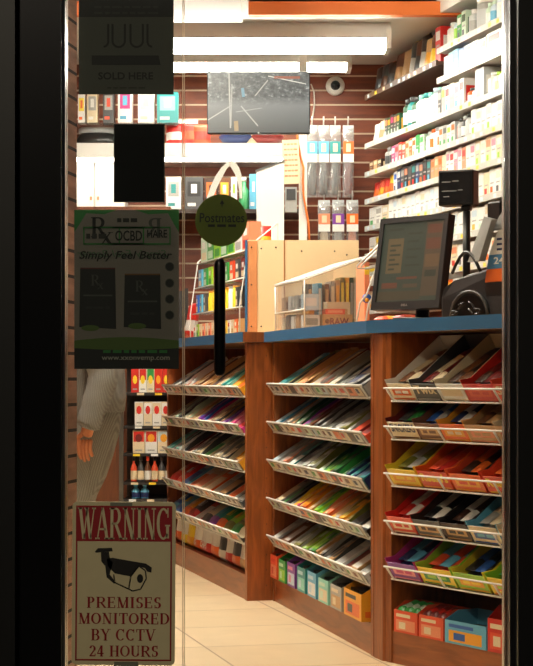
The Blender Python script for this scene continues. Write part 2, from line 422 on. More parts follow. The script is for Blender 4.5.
# ---- warning sign, on the outside of the glass
S_CREAM = mat('sign_cream', (214, 200, 158), .5, noise=.12, nscale=25); S_RED = mat('sign_red', (150, 22, 30), .5); S_BLK = mat('sign_black', (26, 22, 20), .5)
def rrect(w, h, r, n=6):
    pts = []
    for cx, cy, a in ((w-r, h-r, 0), (-w+r, h-r, 90), (-w+r, -h+r, 180), (w-r, -h+r, 270)):
        for k in range(n+1):
            t = math.radians(a+90*k/n); pts.append((cx+r*math.cos(t), cy+r*math.sin(t)))
    return pts
px1 = gx(1)-gx(0)
cxs, cys = 124.0, 583.0
hw, hh = 51.5*px1, 81.5*px1
Ms = facing(gx(cxs), YG-.0085, gz(cys)) @ Matrix.Rotation(math.radians(-.4), 4, 'Z')
sign = MB().prism(rrect(hw, hh, 5*px1), -.0015, .0012, S_CREAM).build('warning_sign', None, Ms)
tag(sign, 'cream and red warning sign with a camera picture, taped low on the glass', 'sign')
P = Flat(); P.z = .0016
def words(f, c, w, h, m, n):
    """a line of print too small to read: a row of word-long dashes"""
    ls = [R.uniform(.6, 1.5) for _ in range(n)]; k = w/(sum(ls)+.3*(n-1)); x = c[0]-w/2
    for l in ls: f.rect(x, c[1]-h/2, x+l*k, c[1]+h/2, m); x += (l+.3)*k
def sxy(x, y): return ((x-cxs)*px1, (cys-y)*px1)
def srect(f, x0, y0, x1, y1, m): a = sxy(x0, y1); b = sxy(x1, y0); f.rect(a[0], a[1], b[0], b[1], m)
srect(P, 76, 505.5, 172, 541, S_RED)
for a in ((76, 541, 77.6, 660), (170.4, 541, 172, 660), (76, 658.6, 172, 660.2)): srect(P, *a, S_RED)
P.layer()
def ser(f, s, x0, x1, y0, y1, m, gap=.16):
    a = sxy((x0+x1)/2, (y0+y1)/2); f.serif(s, (x1-x0)*px1, (y1-y0)*px1, a[0], a[1], m, gap)
ser(P, 'WARNING', 78.5, 169.5, 507.5, 539, S_CREAM, .06)
ser(P, 'PREMISES', 87.5, 161.5, 596.5, 607.5, S_RED)
ser(P, 'MONITORED', 79, 170, 612.5, 623.5, S_RED)
ser(P, 'BY CCTV', 92, 156, 628.5, 640, S_RED)
ser(P, '24 HOURS', 90, 159, 645, 656, S_RED)
def spoly(f, pts, m): f.poly([sxy(x, y) for x, y in pts][::-1], m)
spoly(P, [(95, 551.5), (98, 548), (112, 547.5), (113, 551), (96, 552.5)], S_BLK)
spoly(P, [(101, 552), (109, 551.5), (110.5, 560), (113, 562), (110, 574), (117, 583), (114, 583), (107, 577), (105.5, 566), (101.5, 561)], S_BLK)
spoly(P, [(107, 558.5), (113, 557.5), (146, 563), (152, 567), (151.5, 572), (147.5, 571), (145, 567.5), (139, 566), (131, 576), (115, 573), (108, 566)], S_BLK)
spoly(P, [(114, 574), (131, 577), (129, 588.5), (115, 582)], S_CREAM)
for a, b in (((131, 576), (139, 565.5)), ((139, 565.5), (145.5, 570)), ((145.5, 570), (146.5, 578)), ((146.5, 578), (141, 588.5)), ((141, 588.5), (133, 590.5)), ((133, 590.5), (129, 588.5)),
             ((129, 588.5), (131, 576)), ((115, 582), (129, 588.5)), ((114, 574), (115, 582))):
    p0, p1 = sxy(*a), sxy(*b); P.line(*p0, *p1, 1.3*px1, S_BLK)
c = sxy(140.3, 578); P.disc(c[0], c[1], 3.1*px1, S_BLK, 24, 4.4*px1)
P.build('lettering', sign)
tp = mat('grey_tape', (120, 120, 104), .4)
for x0, x1, y0, y1 in ((110, 132, 502.3, 505.8), (115, 139, 661, 665.5)):
    a, b = sxy(x0, y1), sxy(x1, y0)
    MB().box((a[0], a[1], .0013), (b[0], b[1], .0022), tp).build('tape_strip', sign)

# ---- vape poster, top left, seen dim from outside
J_BG = mat('poster_grey_film', (74, 75, 66), .6, trans=.04); J_DK = mat('poster_dark_print', (20, 20, 19), .6); J_MID = mat('poster_mid_print', (42, 42, 37), .6)
o, loc, w, h = board('p', 78.5, -2, 173.5, 94, YG+.0065, .0012, J_BG)
pj = o.build('sold_here_poster', None, T(*loc)); tag(pj, 'dark grey JUUL sold here poster, high on the sidelight glass', 'poster')
def pxy(cx, cy):
    return lambda x, y: ((x-cx)*px1, (cy-y)*px1)
g = pxy(126, 46); f = Flat()
a, b = g(78.5, 16.5), g(173.5, -2); f.rect(*a, *b, J_DK); f.layer()
for i, y in enumerate((6.5, 12.5)):
    words(f, g(126, y), 64*px1, 2.2*px1, J_MID, 7)
def vline(x, y0, y1, t=2.1): f.rect(*g(x-t/2, y1), *g(x+t/2, y0), J_DK)
vline(108, 23.5, 41); q = g(103.3, 41); f.arc(q[0], q[1], 4.7*px1, 5.2*px1, 270, 360, 2.1*px1, 2.1*px1, J_DK, 8)
for xx in (118.5, 136.5):
    vline(xx-6.2, 23.5, 40.5); vline(xx+6.2, 23.5, 40.5); q = g(xx, 40.5); f.arc(q[0], q[1], 6.2*px1, 6*px1, 180, 360, 2.1*px1, 2.1*px1, J_DK, 14)
vline(147.3, 23.5, 41); q = g(152, 41); f.arc(q[0], q[1], 4.7*px1, 5.2*px1, 180, 270, 2.1*px1, 2.1*px1, J_DK, 8)
f.poly([g(91.5, 55), g(91.5, 64.5), g(160.5, 64.5), g(158.5, 55)], J_DK)
f.text('SOLD HERE', 55*px1, 7.4*px1, *g(125.5, 75.5), J_DK, weight=.02)
words(f, g(126, 87.5), 38*px1, 1.2*px1, J_MID, 5)
f.build('lettering', pj, Matrix.Translation((0, -.00025, 0)) @ Matrix.Rotation(PI/2, 4, 'X'))

# ---- small black poster below it
o, loc, w, h = board('p', 113.5, 123.5, 164.5, 202, YG+.0065, .0025, mat('poster_black', (3, 4, 3), .6, spec=.2))
pb = o.build('black_poster', None, T(*loc)); tag(pb, 'small plain black poster stuck between the two larger posters', 'poster')
f = Flat(); e = mat('poster_green_edge', (24, 44, 36), .5); ww, hh2 = w, h; t = .0022
for r_ in ((-ww, -hh2, ww, -hh2+t), (-ww, hh2-t, ww, hh2), (-ww, -hh2, -ww+t, hh2), (ww-t, -hh2, ww, hh2)): f.rect(*r_, e)
f.build('border', pb, Matrix.Translation((0, -.00025, 0)) @ Matrix.Rotation(PI/2, 4, 'X'))

# ---- CBD poster
C_BG = mat('cbd_paper', (120, 113, 104), .6, trans=.05); C_DK = mat('cbd_dark', (16, 18, 15), .6); C_GR = mat('cbd_green', (38, 112, 48), .6); C_G2 = mat('cbd_olive', (70, 92, 30), .6)
C_GY = mat('cbd_mid', (66, 68, 62), .6); C_RD = mat('cbd_red', (84, 26, 26), .6); C_AM = mat('cbd_amber', (104, 66, 20), .6)
o, loc, w, h = board('p', 74, 209.5, 178.8, 369, YG+.0065, .0012, C_BG)
pc = o.build('hemp_poster', None, T(*loc)); tag(pc, 'large green and grey CBD poster reading Simply Feel Better, with dark pouches', 'poster')
g = pxy(126.4, 289.25); f = Flat()
def fp(pts, m): f.poly([g(*q) for q in pts], m)
fp([(74, 209.5), (117, 209.5), (104, 214), (86, 213), (78, 226), (74, 232)], C_GR); fp([(178.8, 209.5), (134, 209.5), (148, 214), (168, 213), (175, 226), (178.8, 232)], C_GR)
fp([(74, 327)] + [(74+i*10.48, 336.5+3.5*math.cos((i-5)/10*PI)*-1+4) for i in range(11)] + [(178.8, 327), (178.8, 369), (74, 369)], C_G2)
f.layer(); fp([(74, 346)]+[(74+i*10.48, 348+2*math.sin(i/10*PI)) for i in range(11)]+[(178.8, 346), (178.8, 369), (74, 369)], C_DK)
for x0, x1, y0 in ((80, 115, 267.5), (124.5, 160, 273.5)):
    f.layer(); fp([(x0, y0), (x1, y0), (x1+1, 329), (x0-1, 327)], C_DK)
    f.layer(); fp([(x0, y0), (x1, y0), (x1, y0+1.4), (x0, y0+1.4)], C_RD if x0 < 100 else C_AM)
    f.layer(); f.serif('R', 8*px1, 11*px1, *g(x0+15, y0+12.5), C_GY); f.serif('x', 6*px1, 6*px1, *g(x0+20, y0+18.5), C_GY)
    fp([(x0+3, y0+27), (x1-3, y0+27), (x1-3, y0+28.6), (x0+3, y0+28.6)], C_GY); words(f, g((x0+x1)/2, y0+40), 24*px1, 2.4*px1, mat('cbd_dim', (34, 36, 32), .6), 3)
f.layer(); q = g(137, 326); f.disc(*q, 9*px1, C_G2, 20, 3*px1); q = g(90, 328); f.disc(*q, 9*px1, C_G2, 20, 3*px1)
for y in (266.5, 283, 299, 315): f.layer(); f.disc(*g(169.5, y), 4.6*px1, C_GY); f.layer(); f.disc(*g(169.5, y), 3.8*px1, C_DK)
f.layer()
f.serif('R', 15*px1, 20*px1, *g(98.5, 227), C_DK); f.serif('x', 12*px1, 12*px1, *g(106, 238), C_DK)
f.serif('R', -14*px1, 18*px1, *g(154, 227), C_GY)
for r_ in ((83, 226.5, 170.5, 228), (83, 243, 170.5, 244.6), (83, 226.5, 84.3, 244.6), (169.3, 226.5, 170.5, 244.6)): f.rect(*g(r_[0], r_[3]), *g(r_[2], r_[1]), C_GR)
for r_ in ((112, 226.5, 144, 228.3), (112, 242.8, 144, 244.6), (118.5, 226.5, 120, 244.6), (142.6, 226.5, 144, 244.6)): f.rect(*g(r_[0], r_[3]), *g(r_[2], r_[1]), C_GR)
f.layer()
f.text('OCBD', 27*px1, 10.5*px1, *g(128.5, 235.5), C_DK, weight=.02); f.text('HARE', 20*px1, 8*px1, *g(157, 233.5), C_DK, weight=.02)
words(f, g(96, 236), 20*px1, 5*px1, mat('cbd_dim', (34, 36, 32), .6), 3); words(f, g(127, 220), 20*px1, 4*px1, C_DK, 3)
f.text('Simply Feel Better', 90*px1, 9.5*px1, *g(122, 254.5), mat('cbd_text_green', (70, 104, 70), .6), shear=.25, weight=.0, mirror=True); f.layer()
f.text('Simply Feel Better', 93*px1, 10.5*px1, *g(125.5, 256), C_DK, shear=.25, weight=.018)
words(f, g(135, 351.5), 64*px1, 2.8*px1, C_GR, 7); f.text('www.xxonvemp.com', 68*px1, 5*px1, *g(135.5, 359), mat('cbd_url', (150, 147, 136), .6), weight=.01)
f.build('print', pc, Matrix.Translation((0, -.00025, 0)) @ Matrix.Rotation(PI/2, 4, 'X'))

# ---- round delivery sticker with a white paper loop
ST = mat('sticker_green', (100, 112, 18), .5, trans=.12); ST2 = mat('sticker_print', (30, 36, 8), .5)
cxp, cyp = 221.0, 220.0
Mt = facing(gx(cxp), YG+.0062, gz(cyp))
n = 48
stk = MB().prism([(26*px1*math.cos(2*PI*k/n), 26*px1*math.sin(2*PI*k/n)) for k in range(n)], -.0012, 0, ST).build('delivery_sticker', None, Mt)
tag(stk, 'round olive green Postmates sticker with a white loop on the glass door', 'sticker')
f = Flat(); f.z = .0006; g = pxy(cxp, cyp)
f.text('Postmates', 45*px1, 9.5*px1, *g(222, 217.5), ST2, weight=.01); words(f, g(222, 225.5), 28*px1, 2.6*px1, ST2, 3)
f.poly([g(222, 199.5), g(224.5, 204), g(222.6, 203.6), g(222.4, 206.5), g(221.6, 206.5), g(221.4, 203.6), g(219.5, 204)], ST2)
f.build('lettering', stk)
f = Flat(); LOOP = mat('white_paper_loop', (244, 243, 238), .6, trans=.85)
lft = [((206.5, 198), (213, 197)), ((210.5, 186), (217, 187)), ((215.5, 175.5), (221.5, 178)), ((221, 167.5), (226, 169.5)), ((227.5, 161.5), (231, 163)), ((231.5, 160), (232.5, 162))]
rgt = [((231.5, 160), (228.5, 163)), ((236, 163), (231.5, 168)), ((239.5, 168), (235, 174)), ((241.5, 175), (237.5, 181)), ((242, 184), (239, 190)), ((242, 198), (239.5, 198))]
for L_ in (lft, rgt):
    for (a, b), (c_, d_) in zip(L_, L_[1:]): f.poly([g(*a), g(*b), g(*d_), g(*c_)], LOOP)
    f.layer()
lo = f.build('loop', stk, T(0, 0, -.0011)); lo['label'] = 'white paper loop above the disc'
# ================================================================== the counter: three shelved units and one worktop
class Unit: pass
def make_unit(nm, label, O, E, depth, zs, theta, plain, name='candy_counter'):
    U = Unit(); U.O = Vector((*O, 0)); e = Vector((*E, 0)); U.L = (e-U.O).length
    U.u = (e-U.O).normalized(); U.v = Vector((-U.u.y, U.u.x, 0)); U.theta = theta; U.zs = zs; U.nm = nm
    M = frame(U.O, U.u, U.v, Vector((0, 0, 1))); U.M = M
    r = empty(name, M); tag(r, label, 'counter'); U.root = r
    L = U.L; zt = 1.012
    MB().box((0, 0, .0), (.032, depth, zt), M_CASE).build('side_panel', r)
    MB().box((L-.032, 0, .0), (L, depth, zt), M_CASE).build('side_panel', r)
    MB().box((.0325, depth-.015, .0), (L-.0325, depth, zt), M_INNER).build('back_panel', r)
    MB().box((.0325, .004, .0), (L-.0325, .024, .098), M_CASEH).build('kick_board', r)
    MB().box((.0325, .0245, .08), (L-.0325, depth-.016, .096), M_INNER).build('base_board', r)
    wire = mat('rack_wire', (232, 228, 218), .4); tray = mat('rack_tray', (92, 84, 74), .5, .3)
    U.trays = []
    for k, z in enumerate(zs):
        rd = (.235 if k == 0 else .27) if not plain else .255
        rk = MB().box((.036, 0, -.003), (L-.036, rd, 0), tray)
        Mr = Matrix.Translation((0, .004, z)) @ Matrix.Rotation(theta, 4, 'X')
        rk = rk.build('wire_rack', r, Mr); U.trays.append((M @ Mr, rd))
        inv = Mr.inverted()
        # front rails, level with the unit, leaning outwards
        MB().tube([(.036, -.002, z-.002), (L-.036, -.002, z-.002)], .004 if not plain else .003, wire, 6).build('lower_rail', rk, inv)
        MB().tube([(.036, -.03, z+.038), (L-.036, -.03, z+.038)], .0045 if not plain else .0032, wire, 6).build('upper_rail', rk, inv)
        n = 4 if plain else 7
        for i in range(n):
            s = .05+(L-.1)*i/(n-1); MB().tube([(s, -.03, z+.036), (s, -.003, z-.001), (s, .03, z+.012)], .0035, wire, 5).build('rail_bracket', rk, inv)
        if not plain:
            st = MB(); a = .036; c = 0
            cols = ['white', 'white', 'pale blue', 'cream', 'grey', 'white', 'cream', 'white', 'charcoal', 'pale green', 'salmon', 'white']
            st.add([(a, -.0245, z+.034), (L-a, -.0245, z+.034), (L-a, -.0035, z+.003), (a, -.0035, z+.003)], [(3, 2, 1, 0)], mat('label_strip', (140, 132, 118), .4))
            s = a+.012
            while s < L-.12:
                wd = R.uniform(.07, .11)
                cc = cols[(c*5+k*3) % len(cols)]; c += 1
                st.add([(s, -.0246, z+.031), (s+wd, -.0246, z+.031), (s+wd, -.0062, z+.0045), (s, -.0062, z+.0045)], [(3, 2, 1, 0)], pm(cc))
                c2 = ['red', 'brown', 'navy', 'green', 'maroon', 'charcoal', 'orange'][(c+k) % 7]
                st.add([(s+.012, -.0226, z+.027), (s+wd*.6, -.0226, z+.027), (s+wd*.6, -.0125, z+.0125), (s+.012, -.0125, z+.0125)], [(3, 2, 1, 0)], pm(c2))
                s += wd+.006
            st.build('label_strip', rk, inv)
    return U

ZL = [.80, .652, .505, .36, .222]
UL = make_unit('far', 'wood counter unit of sloping racks under the acrylic stand, furthest into the shop', (-.477, 8.874), (-.077, 7.245), .40, ZL, math.radians(33), False)
UM = make_unit('middle', 'wood counter unit with five sloping racks under the cream board and clear case', (.0235, 7.262), (.335, 5.80), .40, [.812, .664, .517, .368, .222], math.radians(33), False)
UR = make_unit('near', 'dim wood counter unit of candy racks under the computer monitor, by the door frame', (.367, 5.705), (.823, 4.92), .292, [.805, .688, .545, .40, .26], math.radians(30), True)
# filler post between the far and the middle unit
Mp = frame(UL.O+UL.u*(UL.L+.0005), UL.u, UL.v, (0, 0, 1))
po = MB().box((0, 0, 0), (.004, .098, 1.012), M_CASE); 
for z in range(16): po.tube([(.0042, .078, .06+z*.06), (.005, .078, .06+z*.06)], .0022, S_BLK, 6)
po = po.build('filler_panel', None, Mp); tag(po, 'narrow reddish wood filler panel with a row of nail holes between two counter units', 'panel')

cp = MB().prism([(.3365, 5.789), (.3585, 5.712), (.366, 5.7085), (.398, 5.7305), (.372, 5.796)], 0, 1.012, M_CASE).build('corner_post'); tag(cp, 'dark wood corner post between the middle and the near counter unit', 'post')
# ---- worktop
front = [Vector((*p, 0)) for p in ((-.477, 8.874), (-.077, 7.235), (.012, 7.258), (.335, 5.79), (.823, 4.915))]
off = [UL.v*-.02, UL.v*-.02-Vector((-.005, .016, 0)), UM.v*-.02, (UM.v+UR.v).normalized()*-.021, UR.v*-.02]
fr_ = [p+o for p, o in zip(front, off)]
back = [Vector((*p, 0)) for p in ((1.20, 5.16), (.775, 6.0), (.50, 7.45), (.46, 7.68), (0.0, 9.0))]
poly = [(p.x, p.y) for p in fr_+back]
wt = MB().prism(poly, 1.0135, 1.053, M_TOP).build('worktop', None)
tag(wt, 'continuous tan worktop with a blue front edge bending over the counter units', 'worktop')
eb = MB()
for i in range(4):
    a, b = fr_[i], fr_[i+1]; n_ = Vector(((b-a).y, -(b-a).x, 0)).normalized()*-1
    n_ = Vector((-(b-a).y, (b-a).x, 0)).normalized()*-1
    m_ = M_CASE if i == 1 else M_BLUE
    eb.prism([(a.x+n_.x*.0002, a.y+n_.y*.0002), (a.x+n_.x*.003, a.y+n_.y*.003), (b.x+n_.x*.003, b.y+n_.y*.003), (b.x+n_.x*.0002, b.y+n_.y*.0002)], 1.0135, 1.0532, m_)
eb.build('edge_band', wt)['label'] = 'blue laminate front edge'
TZ = 1.0535

# ================================================================== goods on the racks
def carton(w, l, h, body, front, accent, seed=0):
    """open display carton: floor, sloped side walls, cut front lip, back wall"""
    r = random.Random(seed); m = MB(); b, f, a = pm(body), pm(front), pm(accent); t = .0012; hf = h*.72
    m.box((0, 0, 0), (w, l, t), b)
    for x in (0, w-t):
        vs = [(x, 0, 0), (x+t, 0, 0), (x+t, l, 0), (x, l, 0), (x, 0, hf), (x+t, 0, hf), (x+t, l*.35, h), (x, l*.35, h), (x+t, l, h), (x, l, h)]
        m.add(vs, [(0, 4, 7, 9, 3), (1, 2, 8, 6, 5), (0, 1, 5, 4), (4, 5, 6, 7), (7, 6, 8, 9), (3, 9, 8, 2), (0, 3, 2, 1)], b)
    m.box((0, l-t, 0), (w, l, h), b)
    m.add([(0, 0, 0), (w, 0, 0), (w, 0, hf), (w*.72, 0, hf), (w*.6, 0, hf*.8), (w*.4, 0, hf*.8), (w*.28, 0, hf), (0, 0, hf),
           (0, t, 0), (w, t, 0), (w, t, hf), (w*.72, t, hf), (w*.6, t, hf*.8), (w*.4, t, hf*.8), (w*.28, t, hf), (0, t, hf)],
          [(0, 1, 2, 3, 4, 5, 6, 7), (15, 14, 13, 12, 11, 10, 9, 8)]+[(i, 8+i, 8+(i+1) % 8, (i+1) % 8) for i in range(8)], f)
    m.add([(w*.12, -.0004, hf*.12), (w*.88, -.0004, hf*.12), (w*.88, -.0004, hf*.45), (w*.12, -.0004, hf*.45)], [(0, 1, 2, 3)], a)
    m.add([(w*.2, -.0006, hf*.55), (w*.5, -.0006, hf*.55), (w*.5, -.0006, hf*.7), (w*.2, -.0006, hf*.7)], [(0, 1, 2, 3)], b)
    return m
def sleeve(w, l, h, c, a):
    m = MB(); m.box((0, 0, 0), (w, l, h), pm(c), taper=.0008)
    m.add([(w*.2, l*.05, h+.0004), (w*.8, l*.05, h+.0004), (w*.8, l*.3, h+.0004), (w*.2, l*.3, h+.0004)], [(0, 1, 2, 3)], pm(a))
    m.add([(w*.15, l*.45, h+.0004), (w*.85, l*.45, h+.0004), (w*.85, l*.52, h+.0004), (w*.15, l*.52, h+.0004)], [(0, 1, 2, 3)], pm(a))
    m.add([(w*.12, -.0004, h*.2), (w*.88, -.0004, h*.2), (w*.88, -.0004, h*.75), (w*.12, -.0004, h*.75)], [(0, 1, 2, 3)], pm(a))
    return m
def flatbox(w, l, h, c, a, b2):
    m = MB(); m.box((0, 0, 0), (w, l, h), pm(c))
    z = h+.0004
    m.add([(w*.08, l*.04, z), (w*.92, l*.04, z), (w*.92, l*.4, z), (w*.08, l*.4, z)], [(0, 1, 2, 3)], pm(a))
    m.add([(w*.2, l*.5, z), (w*.8, l*.5, z), (w*.8, l*.9, z), (w*.2, l*.9, z)], [(0, 1, 2, 3)], pm(b2))
    m.add([(0, -.0004, h*.15), (w, -.0004, h*.15), (w, -.0004, h*.6), (0, -.0004, h*.6)], [(0, 1, 2, 3)], pm(a))
    m.add([(w+.0004, l*.05, h*.2), (w+.0004, l*.8, h*.2), (w+.0004, l*.8, h*.75), (w+.0004, l*.05, h*.75)], [(0, 1, 2, 3)], pm(b2))
    return m

RACK = ['top', 'second', 'middle', 'fourth', 'bottom']
def stock(U, k, specs, post, s0=.038):
    """specs: (kind, width, body, front, accent, length) from the far end; fills rack k"""
    Mr, rd = U.trays[k]; s = s0
    tot = sum(x[1] for x in specs); gap = max(.002, (U.L-.078-tot)/max(1, len(specs)))
    for i, (kind, w, c, f_, a, l) in enumerate(specs):
        l = min(l, rd-.004); base = Mr @ T(s, .0015, .0006)
        where = "%s from %s on the %s unit's %s rack" % (ORD[i], post, U.nm, RACK[k])
        if kind == 'carton':
            h = .046+.008*((i*7+k) % 3)/2
            o = carton(w, l, h, c, f_, a, i+k*31).build('cigarillo_carton', None, base)
            tag(o, '%s and %s carton, %s' % (c, f_, where), 'carton', 'cigarillo cartons on the %s unit' % U.nm)
            n = 2+(i*3+k) % 2; sw = (w-.006)/n
            for q in range(n):
                cc = f_ if (q+i) % 3 else a
                sl = sleeve(sw-.0015, l*.93, h*(.74+.16*((q*5+i) % 4)/3), cc, c if cc != c else a)
                so = sl.build('cigarillo_pouch', o, T(.003+q*sw, .004, .0018))
        elif kind == 'flat':
            h = .026+.012*((i*5+k) % 3)/2
            o = flatbox(w, l, h, c, a, f_).build('cigar_box', None, base)
            tag(o, '%s and %s box, %s' % (c, a, where), 'box', 'flat cigar boxes on the %s unit' % U.nm)
        elif kind == 'bag':
            m = MB().pillow(w*.98, l, .042, pm(c), T(w/2, 0, 0), (.18, .62), pm(a), ny=14)
            m.add([(w*.25, l*.3, .041), (w*.75, l*.3, .041), (w*.75, l*.46, .041), (w*.25, l*.46, .041)], [(0, 1, 2, 3)], pm(f_))
            o = m.build('snack_bag', None, base)
            tag(o, '%s and %s bag, %s' % (c, a, where), 'bag', 'snack bags on the %s unit' % U.nm)
        s += w+gap
POSTM = 'filler panel'; POSTF = 'back wall'
C_ = lambda w, c, f, a, l=.26: ('carton', w, c, f, a, l)
F_ = lambda w, c, f, a, l=.26: ('flat', w, c, f, a, l)
B_ = lambda w, c, f, a, l=.24: ('bag', w, c, f, a, l)
stock(UM, 0, [F_(.07, 'brown', 'salmon', 'maroon'), F_(.08, 'light blue', 'white', 'teal'), F_(.07, 'lime green', 'yellow', 'olive'), C_(.105, 'olive', 'grey', 'charcoal'), C_(.105, 'tan', 'salmon', 'cream'),
              C_(.105, 'tan', 'brown', 'salmon'), C_(.105, 'grey', 'tan', 'cream'), C_(.105, 'maroon', 'grey', 'tan'), C_(.11, 'grey', 'olive', 'cream'), C_(.11, 'charcoal', 'grey', 'pale green'), C_(.11, 'navy', 'grey', 'white'), C_(.11, 'grey', 'charcoal', 'navy')], POSTM)
stock(UM, 1, [F_(.07, 'light blue', 'white', 'pale blue'), F_(.075, 'blue', 'pale blue', 'white'), F_(.08, 'brown', 'tan', 'charcoal'), C_(.1, 'tan', 'brown', 'grey'), C_(.1, 'dark green', 'charcoal', 'pale green'), C_(.1, 'purple', 'magenta', 'green'),
              C_(.1, 'maroon', 'brown', 'charcoal'), C_(.1, 'grey', 'charcoal', 'olive'), C_(.11, 'charcoal', 'grey', 'olive'), C_(.11, 'grey', 'silver', 'charcoal'), C_(.11, 'grey', 'olive', 'white'), F_(.085, 'maroon', 'white', 'orange-red', .2), F_(.08, 'orange-red', 'brown', 'maroon', .24)], POSTM)
stock(UM, 2, [F_(.075, 'silver', 'white', 'pale blue'), F_(.07, 'white', 'mint', 'grey'), C_(.1, 'grey', 'silver', 'salmon'), F_(.08, 'teal', 'mint', 'white', .16), C_(.1, 'charcoal', 'grey', 'white'), C_(.1, 'grey', 'silver', 'pale green'),
              C_(.1, 'olive', 'silver', 'white'), F_(.08, 'white', 'grey', 'pale green'), C_(.11, 'dark green', 'green', 'lime green'), C_(.1, 'green', 'dark green', 'maroon'), F_(.08, 'cream', 'white', 'green'), C_(.11, 'teal', 'navy', 'mint'), C_(.11, 'navy', 'teal', 'charcoal')], POSTM)
stock(UM, 3, [F_(.07, 'salmon', 'red', 'cream'), F_(.08, 'grey', 'charcoal', 'cream'), F_(.08, 'dark green', 'white', 'green'), C_(.1, 'charcoal', 'grey', 'black'), C_(.105, 'yellow', 'amber', 'magenta'), C_(.105, 'amber', 'tan', 'orange'),
              C_(.1, 'cream', 'tan', 'salmon'), C_(.105, 'green', 'lime green', 'cream'), C_(.105, 'salmon', 'orange', 'cream'), C_(.1, 'tan', 'grey', 'amber'), C_(.11, 'olive', 'amber', 'tan'), F_(.1, 'charcoal', 'cream', 'black'), F_(.1, 'black', 'grey', 'white')], POSTM)
stock(UM, 4, [F_(.08, 'silver', 'grey', 'white'), F_(.08, 'maroon', 'silver', 'brown'), F_(.08, 'brown', 'white', 'silver'), F_(.075, 'silver', 'red', 'grey'), C_(.1, 'grey', 'olive', 'pale green'), C_(.1, 'olive', 'lime green', 'pale green'),
              C_(.1, 'lime green', 'green', 'grey'), C_(.1, 'grey', 'tan', 'charcoal'), C_(.105, 'charcoal', 'grey', 'tan'), F_(.085, 'white', 'pale blue', 'silver'), F_(.09, 'grey', 'tan', 'maroon'), F_(.085, 'tan', 'charcoal', 'white'), F_(.08, 'white', 'brown', 'grey')], POSTM)
stock(UL, 0, [F_(.08, 'pale blue', 'white', 'salmon'), F_(.08, 'white', 'light blue', 'charcoal'), F_(.08, 'grey', 'white', 'pale blue'), C_(.1, 'pale blue', 'grey', 'charcoal'), C_(.1, 'white', 'orange', 'grey'), F_(.08, 'charcoal', 'white', 'orange'), C_(.11, 'tan', 'brown', 'cream'),
              C_(.11, 'cream', 'brown', 'salmon'), C_(.11, 'tan', 'amber', 'brown'), C_(.11, 'charcoal', 'maroon', 'tan'), C_(.11, 'cream', 'tan', 'brown'), C_(.11, 'mint', 'teal', 'cream'), C_(.11, 'amber', 'yellow', 'cream'), F_(.09, 'amber', 'yellow', 'orange')], POSTF)
stock(UL, 1, [F_(.08, 'cream', 'tan', 'brown'), F_(.08, 'white', 'lime green', 'orange'), C_(.1, 'grey', 'olive', 'pale green'), C_(.1, 'grey', 'olive', 'charcoal'), C_(.1, 'pale green', 'grey', 'cream'), C_(.1, 'cream', 'orange', 'tan'), C_(.1, 'tan', 'cream', 'amber'), C_(.1, 'blue', 'purple', 'cream'),
              C_(.1, 'magenta', 'cream', 'tan'), C_(.1, 'cream', 'maroon', 'brown'), C_(.1, 'tan', 'charcoal', 'brown'), C_(.1, 'navy', 'purple', 'grey'), C_(.1, 'pink', 'magenta', 'cream'), F_(.1, 'magenta', 'cream', 'red')], POSTF)
stock(UL, 2, [F_(.08, 'mint', 'white', 'teal'), F_(.08, 'teal', 'mint', 'white'), C_(.1, 'grey', 'charcoal', 'mint'), C_(.1, 'charcoal', 'grey', 'white'), F_(.1, 'white', 'grey', 'maroon'), C_(.1, 'maroon', 'grey', 'cream'), C_(.11, 'charcoal', 'cream', 'grey'), F_(.1, 'cream', 'pale green', 'green'),
              F_(.1, 'white', 'cream', 'pale green'), C_(.11, 'grey', 'cream', 'brown'), C_(.11, 'cream', 'charcoal', 'grey'), F_(.1, 'white', 'tan', 'brown'), C_(.11, 'amber', 'tan', 'brown')], POSTF)
stock(UL, 3, [B_(.16, 'red', 'cream', 'orange-red'), B_(.14, 'orange-red', 'white', 'red'), F_(.13, 'light blue', 'white', 'blue'), F_(.15, 'white', 'cream', 'orange'), F_(.15, 'cream', 'white', 'salmon'), F_(.15, 'orange', 'white', 'cream'), F_(.15, 'white', 'pale blue', 'grey'), F_(.13, 'charcoal', 'cream', 'tan'), F_(.13, 'white', 'charcoal', 'orange'), F_(.12, 'charcoal', 'white', 'grey')], POSTF)
stock(UL, 4, [B_(.14, 'light blue', 'white', 'blue'), B_(.14, 'blue', 'yellow', 'light blue'), B_(.14, 'orange', 'cream', 'amber'), B_(.15, 'red', 'white', 'charcoal'), F_(.14, 'red', 'navy', 'white'), B_(.14, 'charcoal', 'grey', 'cream'), B_(.14, 'purple', 'light blue', 'teal'), B_(.14, 'orange', 'yellow', 'green'),
              B_(.14, 'olive', 'amber', 'lime green'), B_(.13, 'green', 'cream', 'olive'), B_(.12, 'cream', 'olive', 'red')], POSTF)

